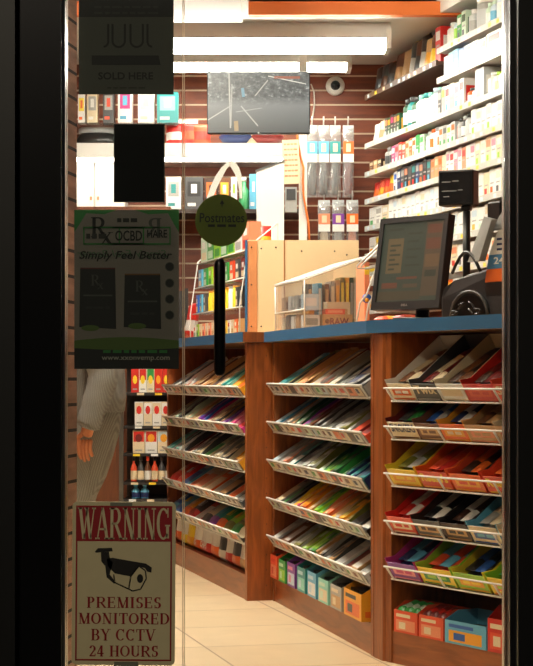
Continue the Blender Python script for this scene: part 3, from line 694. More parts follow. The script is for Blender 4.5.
# ---- candy boxes on the near unit, each with bars inside
def candybox(w, l, h, body, front, peak=.3):
    m = MB(); b, f = pm(body), pm(front); ins = mat('carton_inside', (120, 96, 66), .7); t = .0014
    hf = h*.66
    m.box((0, 0, 0), (w, l, t), ins)
    for x in (0, w-t):
        vs = [(x, 0, 0), (x+t, 0, 0), (x+t, l, 0), (x, l, 0), (x, 0, hf*1.25), (x+t, 0, hf*1.25), (x+t, l*peak*.5, hf), (x, l*peak*.5, hf), (x+t, l, h), (x, l, h)]
        m.add(vs, [(0, 4, 7, 9, 3), (1, 2, 8, 6, 5), (0, 1, 5, 4), (4, 5, 6, 7), (7, 6, 8, 9), (3, 9, 8, 2), (0, 3, 2, 1)], b)
    m.box((t, l-t, 0), (w-t, l, h), b)
    m.box((t, 0, t), (w-t, t, hf), f)
    return m
def cbar(w, l, h, c, a):
    return MB().pillow(w, l, h, pm(c), None, (.3, .7), pm(a), 4, 8, .08)
CANDY = [
 [('white', 'cream', 'orange', 'brown', 'cream', .125), ('charcoal', 'charcoal', 'grey', 'maroon', 'cream', .125), ('cream', 'white', 'cream', 'dark brown', 'brown', .13), ('red', 'red', 'orange-red', 'dark brown', 'maroon', .14), ('orange-red', 'orange-red', 'red', 'maroon', 'dark brown', .15), ('red', 'orange-red', 'salmon', 'dark brown', 'red', .14)],
 [('maroon', 'cream', 'brown', 'charcoal', 'green', .145), ('brown', 'brown', 'tan', 'blue', 'silver', .12), ('amber', 'orange', 'amber', 'navy', 'white', .125), ('tan', 'tan', 'salmon', 'brown', 'tan', .14), ('cream', 'tan', 'red', 'dark brown', 'red', .14), ('brown', 'tan', 'red', 'charcoal', 'tan', .14)],
 [('yellow', 'yellow', 'amber', 'olive', 'silver', .15), ('orange', 'orange-red', 'amber', 'orange-red', 'red', .15), ('orange-red', 'orange', 'amber', 'dark brown', 'orange', .15), ('orange-red', 'orange-red', 'yellow', 'orange', 'red', .16), ('orange', 'orange', 'yellow', 'maroon', 'orange', .16)],
 [('red', 'orange-red', 'cream', 'red', 'white', .13), ('dark brown', 'charcoal', 'tan', 'black', 'white', .14), ('black', 'dark brown', 'tan', 'dark brown', 'white', .13), ('light blue', 'cream', 'blue', 'grey', 'cream', .14), ('cream', 'tan', 'grey', 'brown', 'light blue', .14), ('tan', 'cream', 'brown', 'brown', 'red', .12)],
 [('magenta', 'purple', 'pink', 'navy', 'light blue', .15), ('lime green', 'yellow', 'green', 'orange-red', 'light blue', .17), ('yellow', 'lime green', 'amber', 'black', 'blue', .15), ('lime green', 'yellow', 'orange', 'green', 'yellow', .15), ('amber', 'salmon', 'yellow', 'orange', 'lime green', .15)],
]
WORDS = {(0, 1): ('Twix', 'cream'), (0, 5): None, (1, 0): ('SNICKERS', 'navy'), (2, 1): ("Reese's", 'yellow'), (2, 3): ("Reese's", 'yellow'), (0, 4): ('Skittles', 'cream')}
CB = {}
for k, row in enumerate(CANDY):
    Mr, rd = UR.trays[k]; s = .04
    tot = sum(x[5] for x in row); gap = (UR.L-.08-tot)/len(row)
    for i, (body, front, acc, bc, ba, w) in enumerate(row):
        l = rd-.008; h = .088
        base = Mr @ T(s, .0016, .0006)
        o = candybox(w, l, h, body, front).build('candy_box', None, base)
        where = '%s from the corner post, %s candy rack' % (ORD[i], RACK[k])
        tag(o, '%s candy box, %s front, %s' % (body, front, where), 'box', 'candy boxes on the near unit')
        f = Flat(); hf = h*.66
        wd = WORDS.get((k, i))
        if wd: f.text(wd[0], w*.88, hf*.5, w*.5, hf*.66, pm(wd[1]), weight=.03)
        else:
            f.rect(w*.12, hf*.3, w*.88, hf*.72, pm(acc)); f.layer(); words(f, (w*.5, hf*.5), w*.55, hf*.18, pm(body if body != acc else 'cream'), 2)
        f.rect(w*.05, hf*.06, w*.95, hf*.14, pm(acc))
        f.build('lettering', o, T(0, -.0006, 0) @ Matrix.Rotation(PI/2, 4, 'X'))
        nb = 3; bw = (w-.006)/nb
        for layer in range(3):
            for q in range(nb):
                key = (bc if (q+layer) % 3 else ba, ba if (q+layer) % 3 else bc, round(bw, 4))
                bm = base @ T(.003+bw*(q+.5), .006+.016*layer, .0018+.0165*layer) @ RZ(R.uniform(-.008, .008))
                if key in CB: b = CB[key].copy(); COL.objects.link(b); b.matrix_basis = bm
                else:
                    b = cbar(bw-.0045, l*.82, .016, key[0], key[1]).build('candy_bar', None, bm); CB[key] = b
                tag(b, '%s bar in the candy box %s' % (key[0], where), 'candy bar', '%s bars in the candy box %s' % (key[0], where))
        s += w+gap

# ---- cartons standing on the base boards, in front
def stand_box(w, d, h, c, a, b2, open_top=True):
    m = MB(); B, A_, C2 = pm(c), pm(a), pm(b2); t = .0015; hs = h*1.0
    m.box((0, 0, 0), (w, d, t), B); m.box((0, 0, t), (w, t, h*.82), B); m.box((0, d-t, t), (w, d, h*1.12), B)
    for x in (0, w-t): m.add([(x, t, t), (x+t, t, t), (x+t, d-t, t), (x, d-t, t), (x, t, h*.82), (x+t, t, h*.82), (x+t, d*.4, h*1.12), (x, d*.4, h*1.12), (x+t, d-t, h*1.12), (x, d-t, h*1.12)],
              [(0, 4, 7, 9, 3), (1, 2, 8, 6, 5), (0, 1, 5, 4), (4, 5, 6, 7), (7, 6, 8, 9), (3, 9, 8, 2), (0, 3, 2, 1)], B)
    m.box((t, t, t), (w-t, d-t, h*.55), pm('dark brown'))
    y = -.0005
    m.add([(w*.1, y, h*.08), (w*.9, y, h*.08), (w*.9, y, h*.48), (w*.1, y, h*.48)], [(0, 1, 2, 3)], A_)
    m.add([(w*.22, y-.0003, h*.15), (w*.5, y-.0003, h*.15), (w*.5, y-.0003, h*.4), (w*.22, y-.0003, h*.4)], [(0, 1, 2, 3)], C2)
    m.add([(w*.1, y, h*.58), (w*.7, y, h*.58), (w*.7, y, h*.7), (w*.1, y, h*.7)], [(0, 1, 2, 3)], C2)
    x = -.0005
    m.add([(x, d*.1, h*.1), (x, d*.9, h*.1), (x, d*.9, h*.5), (x, d*.1, h*.5)], [(3, 2, 1, 0)], A_)
    x = w+.0005
    m.add([(x, d*.1, h*.12), (x, d*.9, h*.12), (x, d*.9, h*.3), (x, d*.1, h*.3)], [(0, 1, 2, 3)], A_)
    m.add([(x, d*.5, h*.6), (x, d*.85, h*.6), (x, d*.85, h*.85), (x, d*.5, h*.85)], [(0, 1, 2, 3)], C2)
    return m
s = .045
rowm = [('orange-red', 'salmon', 'red', .115, .1), ('green', 'lime green', 'pale green', .115, .095), ('purple', 'pale blue', 'pink', .13, .1), ('teal', 'mint', 'pale blue', .13, .1), ('light blue', 'white', 'pale blue', .13, .1), ('mint', 'cream', 'pale green', .14, .092), ('grey', 'tan', 'cream', .15, .09), ('amber', 'orange', 'charcoal', .22, .098)]
for i, (c, a, b2, w, h) in enumerate(rowm):
    o = stand_box(w, .13, h*1.08, c, a, b2).build('cigarillo_carton', None, UM.M @ T(s, -.018, .0985))
    tag(o, '%s upright carton %s from the filler panel on the base of the middle unit' % (c, ORD[i]), 'carton', 'upright cartons on the base of the middle unit')
    # what shows over the cut front
    n = 4; sw = (w-.01)/n
    for q in range(n):
        MB().box((0, 0, 0), (sw-.002, .09, h*.3), pm(['dark brown', 'black', 'charcoal', 'dark brown'][q]), taper=.001).build('cigarillo_pouch', o, T(.005+q*sw, .02, h*.6))
    s += w+(UM.L-.09-1.13)/8
s = .045
for i, (c, a, b2, w, d, h) in enumerate([('orange-red', 'salmon', 'cream', .125, .1, .082), ('orange-red', 'salmon', 'cream', .125, .1, .082), ('light blue', 'amber', 'blue', .2, .12, .082), ('red', 'orange-red', 'cream', .12, .1, .115), ('grey', 'orange', 'white', .12, .1, .115)]):
    o = stand_box(w, d, h, c, a, b2).build('candy_carton', None, UR.M @ T(s, .001, .0985))
    tag(o, '%s candy carton %s from the corner post on the base of the near unit' % (c, ORD[i]), 'carton', 'candy cartons on the base of the near unit')
    if i < 2:
        for q in range(3):
            b = MB().pillow(.036, .085, .03, pm('green' if i == 0 else 'maroon'), None, (.3, .6), pm('pale green' if i == 0 else 'red'), 5, 7).build('candy_bag', None, UR.M @ T(s+.024+q*.038, .008, .0985+h*.55) @ Matrix.Rotation(math.radians(18), 4, 'X'))
            tag(b, 'small %s candy bag sticking out of the %s orange-red carton' % ('green' if i == 0 else 'maroon', ORD[i]), 'bag', '%s bags in the %s carton' % ('green' if i == 0 else 'maroon', ORD[i]))
    s += w+.008
# ---- bags standing along the base of the far unit
s = .05
for i, (c, a, b2, w, h, txt) in enumerate([('white', 'orange', 'amber', .12, .16, None), ('white', 'yellow', 'cream', .12, .15, None), ('yellow', 'amber', 'white', .13, .15, None), ('white', 'orange', 'red', .14, .15, 'G'),
                                       ('white', 'red', 'cream', .19, .16, 'CHIPS'), ('white', 'orange', 'black', .14, .16, None), ('charcoal', 'white', 'grey', .12, .15, None), ('white', 'red', 'red', .10, .15, None), ('charcoal', 'orange', 'white', .12, .15, None), ('white', 'tan', 'orange', .14, .15, None)]):
    m = MB()
    m.pillow(w, h, .05, pm(c), None, (.05, .32), pm(a), 6, 10)
    m.add([(-w*.22, h*.62, .0475), (w*.22, h*.62, .0475), (w*.22, h*.74, .0475), (-w*.22, h*.74, .0475)], [(0, 1, 2, 3)], pm(b2))
    o = m.build('chip_bag', None, UL.M @ T(s+w/2, .07, .0965) @ Matrix.Rotation(math.radians(84), 4, 'X'))
    tag(o, '%s and %s chip bag, %s from the far end under the far unit' % (c, a, ORD[i]), 'bag', 'chip bags along the base of the far unit')
    if txt:
        f = Flat(); f.text(txt, w*(.7 if len(txt) > 2 else .3), h*.17, 0, h*.22, pm('white'), weight=.03); f.build('lettering', o, T(0, 0, .0505))
    s += w+.02
# ================================================================== on the worktop
# ---- cream board standing across the worktop
Yb = 7.55; Xa, Xb_ = px(246.5, Yb), px(359, Yb)
ang = math.radians(2)
Mb = T(Xa, Yb, TZ) @ RZ(ang)
Wb, Hb_ = Xb_-Xa, pz(240, Yb)-TZ
sc = MB().box((.004, 0, .001), (Wb, .018, Hb_), M_PLY).build('cream_screen', None, Mb)
tag(sc, 'cream board screen with screws standing across the worktop behind the clear case', 'screen')
MB().box((.0045, -.003, .002), (.044, -.0003, Hb_-.004), M_PLYEDGE).build('edge_strip', sc)
MB().box((-.006, -.006, .001), (.0035, .02, Hb_), M_BLUE).build('blue_trim', sc)
MB().box((.152, -.002, .002), (.1575, -.0002, Hb_), mat('board_seam', (166, 112, 62), .7)).build('seam_strip', sc)
b = MB()
for x, z in ((.02, .03), (.02, .2), (.02, Hb_-.03), (.06, Hb_-.035), (.06, .03), (.12, Hb_-.03), (.225, Hb_-.045), (.36, Hb_-.045), (.41, Hb_-.06), (.225, .1)):
    b.tube([(x, -.0034, z), (x, -.0048, z)], .0035, S_BLK, 8)
b.build('screw', sc)

# ---- clear sloped case at the front of the middle counter
Mc = UM.M @ T(-.0, .03, TZ)
cs = empty('clear_display_case', Mc); tag(cs, 'clear acrylic case with a sloped lid on the worktop, holding rolling papers', 'display case')
s0, s1, dd, hf_, hb_ = -.085, .42, .237, .185, .27; t = .004
def quad(m, pts, mt): m.add(pts, [(0, 1, 2, 3)], mt)
m = MB(); m.box((s0, 0, .0005), (s1, dd, .004), M_ACRY); m.build('case_floor', cs)
m = MB(); m.box((s0, 0, .0045), (s1, t, hf_), M_ACRY); m.build('front_panel', cs)
for s in (s0, s1-t): MB().add([(s, t, .0045), (s+t, t, .0045), (s+t, dd, .0045), (s, dd, .0045), (s, t, hf_), (s+t, t, hf_), (s+t, dd, hb_), (s, dd, hb_)], [(0, 1, 5, 4), (1, 2, 6, 5), (2, 3, 7, 6), (3, 0, 4, 7), (4, 5, 6, 7), (3, 2, 1, 0)], M_ACRY).build('end_panel', cs)
m = MB(); m.box((s0+t, t, .07), (s1-t, dd*.34, .073), M_ACRY); m.build('case_shelf', cs)
FR = mat('acrylic_lit_edge', (232, 230, 222), .25)
m = MB()
E = [((s0, 0, hf_), (s1, 0, hf_)), ((s1, 0, hf_), (s1, dd, hb_)), ((s0, 0, hf_), (s0, dd, hb_)), ((s1, 0, .004), (s1, 0, hf_)), ((s0, 0, .004), (s0, 0, hf_)), ((s0, -.001, .075), (s1, -.001, .075))]
for a, b_ in E: m.tube([a, b_], .003, FR, 6)
m.build('edge_bead', cs)
m = MB(); m.add([(s0, -.004, hf_+.002), (s1, -.004, hf_+.002), (s1, dd, hb_+.002), (s0, dd, hb_+.002), (s0, -.004, hf_+.006), (s1, -.004, hf_+.006), (s1, dd, hb_+.006), (s0, dd, hb_+.006)], [(0, 1, 5, 4), (1, 2, 6, 5), (2, 3, 7, 6), (3, 0, 4, 7), (4, 5, 6, 7), (3, 2, 1, 0)], clear('frosted_acrylic', (.97, .97, .96), .1, .2, .4)).build('sloped_lid', cs)
# boxes facing the near end: local x along v, front at -y (towards the near end)
def near_box(name, t_, s, z, w, d, h, c, a=None, rot=0.):
    Mx = Mc @ T(s, t_, z) @ RZ(PI/2+rot)
    m = MB(); m.box((0, 0, 0), (w, d, h), pm(c))
    if a: m.add([(w*.12, -.0004, h*.25), (w*.88, -.0004, h*.25), (w*.88, -.0004, h*.75), (w*.12, -.0004, h*.75)], [(0, 1, 2, 3)], pm(a))
    return m.build(name, None, Mx)
o = near_box('rolling_paper_box', .075, .40, .0052, .115, .08, .052, 'tan')
tag(o, 'tan RAW rolling paper box lying inside the clear case', 'box')
f = Flat(); f.text('RAW', .072, .026, .064, .026, pm('maroon'), weight=.03); f.disc(.018, .026, .009, pm('brown'), 20); f.build('lettering', o, T(0, -.0006, 0) @ Matrix.Rotation(PI/2, 4, 'X'))
o = near_box('rolling_paper_packet', .09, .385, .0582, .075, .05, .02, 'orange-red', 'salmon', .05); tag(o, 'orange-red packet lying on the tan RAW box in the clear case', 'packet')
o = near_box('rolling_paper_packet', .045, .30, .0052, .022, .1, .075, 'amber', 'tan'); tag(o, 'amber packet standing behind the front of the clear case', 'packet')
o = near_box('rolling_paper_box', .13, .25, .0052, .09, .06, .105, 'cream', 'tan'); tag(o, 'cream carton standing behind the tan RAW box in the clear case', 'box')
for i, (c, a) in enumerate((('white', 'grey'), ('tan', 'cream'), ('white', 'pale blue'), ('charcoal', 'grey'), ('cream', 'tan'))):
    o = near_box('rolling_paper_packet', .006, .39-.085*i, .0052, .06, .05, .05+.008*(i % 2), c, a); tag(o, '%s packet %s from the near end on the floor of the clear case' % (c, ORD[i]), 'packet', 'packets along the front of the clear case')
for i, (c, a) in enumerate((('pale blue', 'white'), ('grey', 'charcoal'), ('silver', 'white'), ('tan', 'brown'))):
    o = near_box('rolling_paper_packet', .008, .38-.11*i, .0736, .055, .05, .06, c, a); tag(o, '%s packet %s from the near end, on the upper shelf of the clear case' % (c, ORD[i]), 'packet', 'packets on the shelf of the clear case')
# row of thin rolling paper cartons standing behind the case
x = 1.0
for i, (c, a, xx, y0) in enumerate((('charcoal', 'tan', 308, 284), ('light blue', 'white', 318, 283), ('brown', 'tan', 325, 284), ('grey', 'cream', 331, 281), ('tan', 'amber', 336, 280), ('olive', 'yellow', 341, 277), ('amber', 'yellow', 346, 277),
                               ('dark green', 'grey', 350.5, 277), ('cream', 'white', 354, 277), ('dark green', 'green', 357, 277), ('charcoal', 'dark green', 361, 278))):
    D = 7.18; z1 = pz(y0, D)
    wd = (5.4 if i > 4 else 6)/F*D*.7
    m = MB(); m.box((0, 0, 0), (wd, .1, z1-TZ), pm(c)); m.add([(wd*.15, -.0004, .05), (wd*.85, -.0004, .05), (wd*.85, -.0004, z1-TZ-.02), (wd*.15, -.0004, z1-TZ-.02)], [(0, 1, 2, 3)], pm(a))
    o = m.build('rolling_paper_carton', None, T(px(xx, D), D+.006*i, TZ) @ RZ(.2)); tag(o, '%s and %s carton, %s in the upright row behind the clear case' % (c, a, ORD[i]), 'carton', 'upright cartons behind the clear case')
# pink display card with a round blue sticker, and the chrome wire holder
D = 6.62
m = MB(); m.box((0, 0, 0), (.018, .15, pz(262, D)-TZ), pm('salmon')); m.box((0, -.0005, pz(262, D)-TZ-.045), (.018, 0, pz(262, D)-TZ-.015), pm('yellow'))
cd = m.build('display_box', None, T(px(364.5, D), D, TZ) @ RZ(.15)); tag(cd, 'tall salmon pink box standing between the clear case and the monitor', 'box')
st = MB().tube([(.008, -.0006, .105), (.008, -.0012, .105)], .017, pm('blue'), 24); st.tube([(.008, -.0012, .099), (.008, -.0018, .099)], .008, pm('amber'), 20)
st.build('round_sticker', cd)
WIRE = mat('holder_wire', (206, 204, 198), .3, .2)
for q in range(2):
    D2 = 6.48-.05*q
    def wp_(L_): return [(px(x+q*4, D2), D2, pz(y, D2)) for x, y in L_]
    up = MB().tube(wp_(((404, 216), (396, 227), (375, 249), (362, 261), (357, 266), (357.5, 268.5), (364, 268.5), (376, 266))), .0035, WIRE, 8)
    lo_ = MB().tube([(px(378, D2), D2, TZ+.004), (px(357+q*9, D2), D2, TZ+.004), (px(356.5+q*9, D2), D2, TZ+.014), (px(360+q*9, D2), D2, pz(303, D2)), (px(367+q*8, D2), D2, pz(294, D2)), (px(376+q*4, D2), D2, pz(268, D2))], .0035, WIRE, 8)
    if q == 0: wh = up.build('wire_holder'); tag(wh, 'bent chrome wire paper holder standing beside the monitor', 'wire holder')
    else: up.build('upper_loop', wh)
    lo_.build('lower_loop', wh)

# ---- monitor facing the customer
Mn = frame(Vector((px(410, 5.92)+.0875, 5.77, 1.2395)), UR.u, UR.v, (0, 0, 1)) @ RZ(math.radians(12)) @ T(-.135, 0, 0) @ Matrix.Rotation(math.radians(-9), 4, 'X')
DK = mat('monitor_black', (17, 17, 18), .35); DK2 = mat('monitor_dark_grey', (36, 36, 38), .45)
mo = empty('monitor', frame(Vector((px(410, 5.92)+.0875, 5.77, TZ)), UR.u, UR.v, (0, 0, 1)) @ RZ(math.radians(12)) @ T(-.135, 0, 0)); tag(mo, 'black flat computer monitor tilted back on the worktop, showing a dim menu', 'monitor')
loc = mo.matrix_basis.inverted() @ Mn
b = MB(); W2, H2 = .148, .15; bz = .017
b.box((-W2, 0, -H2), (W2, .028, H2), DK); b.box((-W2*.7, .028, -H2*.6), (W2*.7, .06, H2*.6), DK, taper=.0)
b.build('housing', mo, loc, bevel=.003)
b = MB(); b.box((-W2, -.006, H2-bz), (W2, -.0002, H2), DK2); b.box((-W2, -.006, -H2), (W2, -.0002, -H2+bz*1.5), DK2); b.box((-W2, -.006, -H2+bz*1.5), (-W2+bz, -.0002, H2-bz), DK2); b.box((W2-bz, -.006, -H2+bz*1.5), (W2, -.0002, H2-bz), DK2)
bz_ = b.build('bezel', mo, loc)
f = Flat(); f.text('DELL', .028, .007, 0, -H2+bz*.75, M_ALU, weight=.02); f.build('lettering', mo, loc @ T(0, -.0064, 0) @ Matrix.Rotation(PI/2, 4, 'X'))
f = Flat()
def scr(n, c, e=.5): return mat('screen_'+n, c, .3, emit=e*.7)
X0, X1, Z0, Z1 = -W2+bz, W2-bz, -H2+bz*1.5, H2-bz
f.rect(X0, Z0, X1, Z1, scr('teal', (52, 60, 54))); f.layer()
def sr(a, b2, c, d_, m): f.rect(X0+(X1-X0)*a, Z0+(Z1-Z0)*b2, X0+(X1-X0)*c, Z0+(Z1-Z0)*d_, m)
S1, S2, S3, S4 = scr('tan', (84, 74, 56)), scr('brown', (70, 62, 52)), scr('red', (84, 56, 46)), scr('dark', (48, 52, 46))
sr(.1, .36, .36, .8, S1); sr(.72, .06, .985, .98, S2); sr(0, .02, .72, .13, scr('low', (62, 58, 48))); f.layer()
sr(.74, .84, .97, .95, S3); sr(.74, .42, .97, .58, scr('clay', (86, 70, 54))); sr(.74, .64, .97, .78, S3); sr(.76, .3, .94, .38, S4)
for q in range(6): sr(.14, .4+q*.06, .14+.1+.08*((q*3) % 2), .425+q*.06, S4)
for q in range(5): sr(.42, .44+q*.1, .66-.05*(q % 2), .465+q*.1, S4)
sr(.1, .9, .34, .93, S4); f.layer()
f.text('ALL MENU', (X1-X0)*.2, .016, X0+(X1-X0)*.21, Z0+(Z1-Z0)*.2, S3) if False else None
sr(.06, .17, .32, .24, S3); sr(.42, .17, .66, .22, S2); sr(.3, .28, .64, .31, S3)
f.build('screen', mo, loc @ T(0, -.0012, 0) @ Matrix.Rotation(PI/2, 4, 'X'))
b = MB(); b.tube([(0, .05, .0), (0, .05, .012)], .09, DK, 28); b.tube([(0, .055, .01), (0, .07, .19)], .022, DK, 12); b.build('stand', mo)

# ---- customer display on a pole
D = 6.05
pd = empty('pole_display', T(px(466.5, D), D, TZ)); tag(pd, 'small black customer display on a tall pole behind the monitor', 'display')
b = MB(); b.tube([(0, 0, .0005), (0, 0, .02)], .06, DK, 24); b.build('pole_base', pd)
b = MB(); b.tube([(0, 0, .021), (0, 0, pz(207, D)-TZ)], .0125, DK, 14); b.build('pole', pd)
Mh = T(0, 0, pz(188, D)-TZ) @ RZ(math.radians(-24))
b = MB(); b.box((-.088, -.028, -.058), (.032, .034, .058), DK); b.box((-.016, -.014, -.075), (.016, .014, -.0585), DK); b.build('display_head', pd, Mh, bevel=.004)
f = Flat(); f.rect(-.082, -.05, .026, .05, mat('display_window', (30, 31, 33), .2)); f.layer()
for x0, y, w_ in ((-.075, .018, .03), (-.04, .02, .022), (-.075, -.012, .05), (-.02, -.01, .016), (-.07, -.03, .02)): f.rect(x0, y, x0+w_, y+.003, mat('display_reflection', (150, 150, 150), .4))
f.build('display_window', pd, Mh @ T(0, -.0285, 0) @ Matrix.Rotation(PI/2, 4, 'X'))

# ---- black receipt printer / scanner hump in front
D = 5.55
Mr_ = frame(Vector((px(441, D), D, TZ)), UR.u, UR.v, (0, 0, 1)) @ RZ(math.radians(12))
k_ = D/F
prof = [(0, 0), (0, 20), (2, 30), (10, 38), (25, 43), (45, 47), (62, 50), (74, 51), (74, 0)]
sl = MB(); pr = [(x*k_*1.2, z*k_*1.0) for x, z in prof]
n = len(pr); dp = .16
vs = [(x, 0.02 if z > .1 else 0, z) for x, z in pr]+[(x, dp, z*.96) for x, z in pr]
sl.add(vs, [tuple(range(n)), tuple(range(2*n-1, n-1, -1))]+[(i, n+i, n+(i+1) % n, (i+1) % n) for i in range(n)], mat('printer_black', (44, 44, 46), .28))
rp = sl.build('receipt_printer', None, Mr_, bevel=.006); tag(rp, 'rounded black receipt printer on the worktop in front of the register', 'printer')
ln = MB(); q = [(10+22+20*math.cos(a), 24*math.sin(a)) for a in [PI*i/10 for i in range(11)]]
ln.tube([(x*k_*1.2, -.003, z*k_+.004) for x, z in q], .005, mat('printer_trim', (70, 70, 70), .3), 8)
ln.build('paper_mouth', rp)
dn = MB(); pts = [(10+22+17*math.cos(PI*i/12), 20*math.sin(PI*i/12)) for i in range(13)]
dn.add([(x*k_*1.2, -.0015, z*k_+.004) for x, z in pts], [tuple(range(13))], mat('printer_recess', (8, 8, 8), .3)); dn.build('recess', rp)
for q, (ax, az) in enumerate(((16, 4), (24, 12), (36, 14), (44, 6))):
    c = MB(); c.tube([((ax+6*math.sin(i))*k_*1.2, -.014-.004*q, .006+(az*abs(math.sin(i*.5+q)))*k_) for i in [x*.4 for x in range(9)]], .003, DK, 6)
    c = c.build('power_cable', None, Mr_); tag(c, 'loop of black cable at the mouth of the receipt printer', 'cable', 'cables by the receipt printer')

# ---- register with coloured stickers
D = 5.45
rg = empty('cash_register', frame(Vector((px(488, D), D, TZ)), UR.u, UR.v, (0, 0, 1)) @ T(.0, -.02, 0)); tag(rg, 'grey and black cash register with white, blue and orange stickers by the door frame', 'cash register')
GY_ = mat('register_grey', (150, 150, 148), .4)
W3 = .30
def pan(name, y0, y1, dx0, dx1, m, z0=0.): MB().add([(dx0, 0+z0, (HZ-0)*0+y0), (W3, z0, y0), (W3, z0, y1), (dx1, z0, y1), (dx0, .2, y0), (W3, .2, y0), (W3, .2, y1), (dx1, .2, y1)],
     [(0, 1, 2, 3), (7, 6, 5, 4), (0, 3, 7, 4), (1, 5, 6, 2), (3, 2, 6, 7), (0, 4, 5, 1)], m).build(name, rg)
def zz(y): return pz(y, D)-TZ
pan('base_box', .0005, zz(297), .0, .0, DK2)
pan('lower_body', zz(296.8), zz(283), .012, .012, DK)
pan('orange_sticker', zz(282.8), zz(270), .012, .02, mat('sticker_orange', (226, 104, 38), .4))
pan('blue_sticker', zz(269.8), zz(256), .02, .03, mat('sticker_blue', (74, 130, 170), .4))
pan('white_sticker', zz(255.8), zz(232), .03, .075, mat('sticker_white', (226, 224, 216), .4))
pan('grey_back', zz(231.8), zz(212), .04, .10, GY_)
f = Flat(); f.text('24', .05, .02, .08, zz(262), mat('sticker_white', (226, 224, 216), .4), weight=.02); [f.rect(.07, zz(y+2.2), .2, zz(y), pm('navy')) for y in (240, 245, 250)]
f.build('lettering', rg, T(0, -.0012, 0) @ Matrix.Rotation(PI/2, 4, 'X'))
b = MB(); b.prism([(-.03, .03), (.01, .03), (.075, .19), (.04, .19)], zz(270), zz(215), GY_)
b = MB(); b.add([(-.055, .0, zz(262)), (.005, -.004, zz(262)), (.062, .0, zz(222)), (.012, .01, zz(218)), (-.055, .02, zz(262)), (.005, .02, zz(262)), (.062, .02, zz(222)), (.012, .02, zz(218))],
                [(0, 1, 2, 3), (7, 6, 5, 4), (0, 3, 7, 4), (1, 5, 6, 2), (3, 2, 6, 7), (0, 4, 5, 1)], GY_); b.build('side_wing', rg, T(.022, -.03, 0))
b = MB(); b.box((.02, .0, zz(222)), (.085, .06, zz(203)), DK); b.build('handset', rg, bevel=.006)
b = MB(); b.tube([(-.09+.02*i, .0, zz(272)+.06*math.sin(i*.45)) for i in range(8)], .005, DK, 8); b.build('cable', rg, T(-.02, -.03, 0))
D = 5.62
for i, (xx, c, a) in enumerate(((377, 'orange-red', 'amber'), (395, 'red', 'orange-red'))):
    D = 6.1-.12*i
    m = MB().pillow(.06, .085, .024, pm(c), None, (.3, .7), pm(a), 6, 8)
    o = m.build('lighter_pack', None, frame(Vector((px(xx+9, D), D, TZ+.001)), UR.u, UR.v, (0, 0, 1)) @ T(0, -.03, 0)); tag(o, '%s packet lying under the %s edge of the monitor' % (c, ['far', 'lower'][i]), 'packet')

# ---- acrylic stand with small goods on the far part of the worktop
Md = frame(UL.O+Vector((0, 0, TZ)), UL.u, UL.v, (0, 0, 1))
stn = empty('tiered_display_stand', Md @ T(.27, .06, 0)); tag(stn, 'clear acrylic stand with four tiers of small goods on the far end of the worktop', 'display stand')
LS = 1.02; tiers = [.004, .115, .235, .35]; dps = .16
for i, z in enumerate(tiers):
    MB().box((0, .0+i*.012, z-.004+.0004), (LS, dps, z-.0002), M_ACRY).build('tier', stn)
    MB().tube([(0, i*.012-.002, z), (LS, i*.012-.002, z)], .003, FR, 6).build('tier_edge', stn)
for s in (0, LS*.64, LS): MB().box((s-.002, dps+.001, 0.0005), (s+.002, dps+.005, .46), M_ACRY).build('upright', stn)
for s in (-.001, LS+.001):
    m = MB(); m.tube([(s, 0, .004), (s, .0, .12), (s, .036, .36), (s, dps, .46)], .003, FR, 6); m.build('side_frame', stn)
def tier_item(i, s, name, mesh, label, cat, grp):
    o = mesh.build(name, None, Md @ T(.27+s, .06+i*.012+.012, tiers[i]+.0004)); tag(o, label, cat, grp); return o
seq = [
 [(n, .05, .062) for n in ('white', 'lime green', 'cream', 'salmon', 'cream', 'salmon', 'cream', 'salmon', 'cream', 'salmon', 'yellow', 'white', 'cream', 'orange', 'tan')],
 [(n, .042, .088) for n in ('blue', 'light blue', 'charcoal', 'yellow', 'yellow', 'cream', 'yellow', 'yellow', 'white', 'yellow', 'charcoal', 'black')],
 [(n, .07, .086) for n in ('light blue', 'green', 'lime green', 'red', 'lime green', 'green', 'orange-red', 'charcoal', 'maroon')],
 [(n, .13, .12) for n in ('pale green', 'green', 'lime green', 'green', 'lime green', 'white', 'salmon')],
]
for i, row in enumerate(seq):
    s = .012; step = (LS-.03)/len(row)
    for q, (c, w_, h) in enumerate(row):
        w_ = min(w_, step-.006)
        a = {'yellow': 'amber', 'salmon': 'red', 'cream': 'tan', 'green': 'pale green', 'lime green': 'green', 'red': 'white', 'white': 'grey'}.get(c, 'cream')
        lab = '%s %s, %s from the far end on the %s tier of the acrylic stand'
        tr = ['bottom', 'second', 'third', 'top'][i]
        if i == 1 and c in ('yellow', 'cream', 'white'):
            m = MB().lathe([(w_*.44, 0), (w_*.46, .004), (w_*.46, h*.78), (w_*.40, h*.82), (w_*.40, h)], pm(c), 14, T(w_/2, w_/2, 0))
            o = tier_item(i, s, 'lighter_tube', m, lab % (c, 'tube', ORD[q], tr), 'tube', 'tubes on the acrylic stand')
            MB().lathe([(w_*.41, 0), (w_*.41, h*.1)], pm(a), 14, T(w_/2, w_/2, h+.0003)).build('cap', o)
        else:
            m = MB().box((0, 0, 0), (w_, .05, h), pm(c)); m.add([(w_*.12, -.0004, h*.12), (w_*.88, -.0004, h*.12), (w_*.88, -.0004, h*.4), (w_*.12, -.0004, h*.4)], [(0, 1, 2, 3)], pm(a)); m.add([(w_*.2, -.0004, h*.55), (w_*.7, -.0004, h*.55), (w_*.7, -.0004, h*.8), (w_*.2, -.0004, h*.8)], [(0, 1, 2, 3)], pm('white' if c != 'white' else 'red'))
            tier_item(i, s, 'small_box', m, lab % (c, 'box', ORD[q], tr), 'box', 'boxes on the acrylic stand')
        s += step
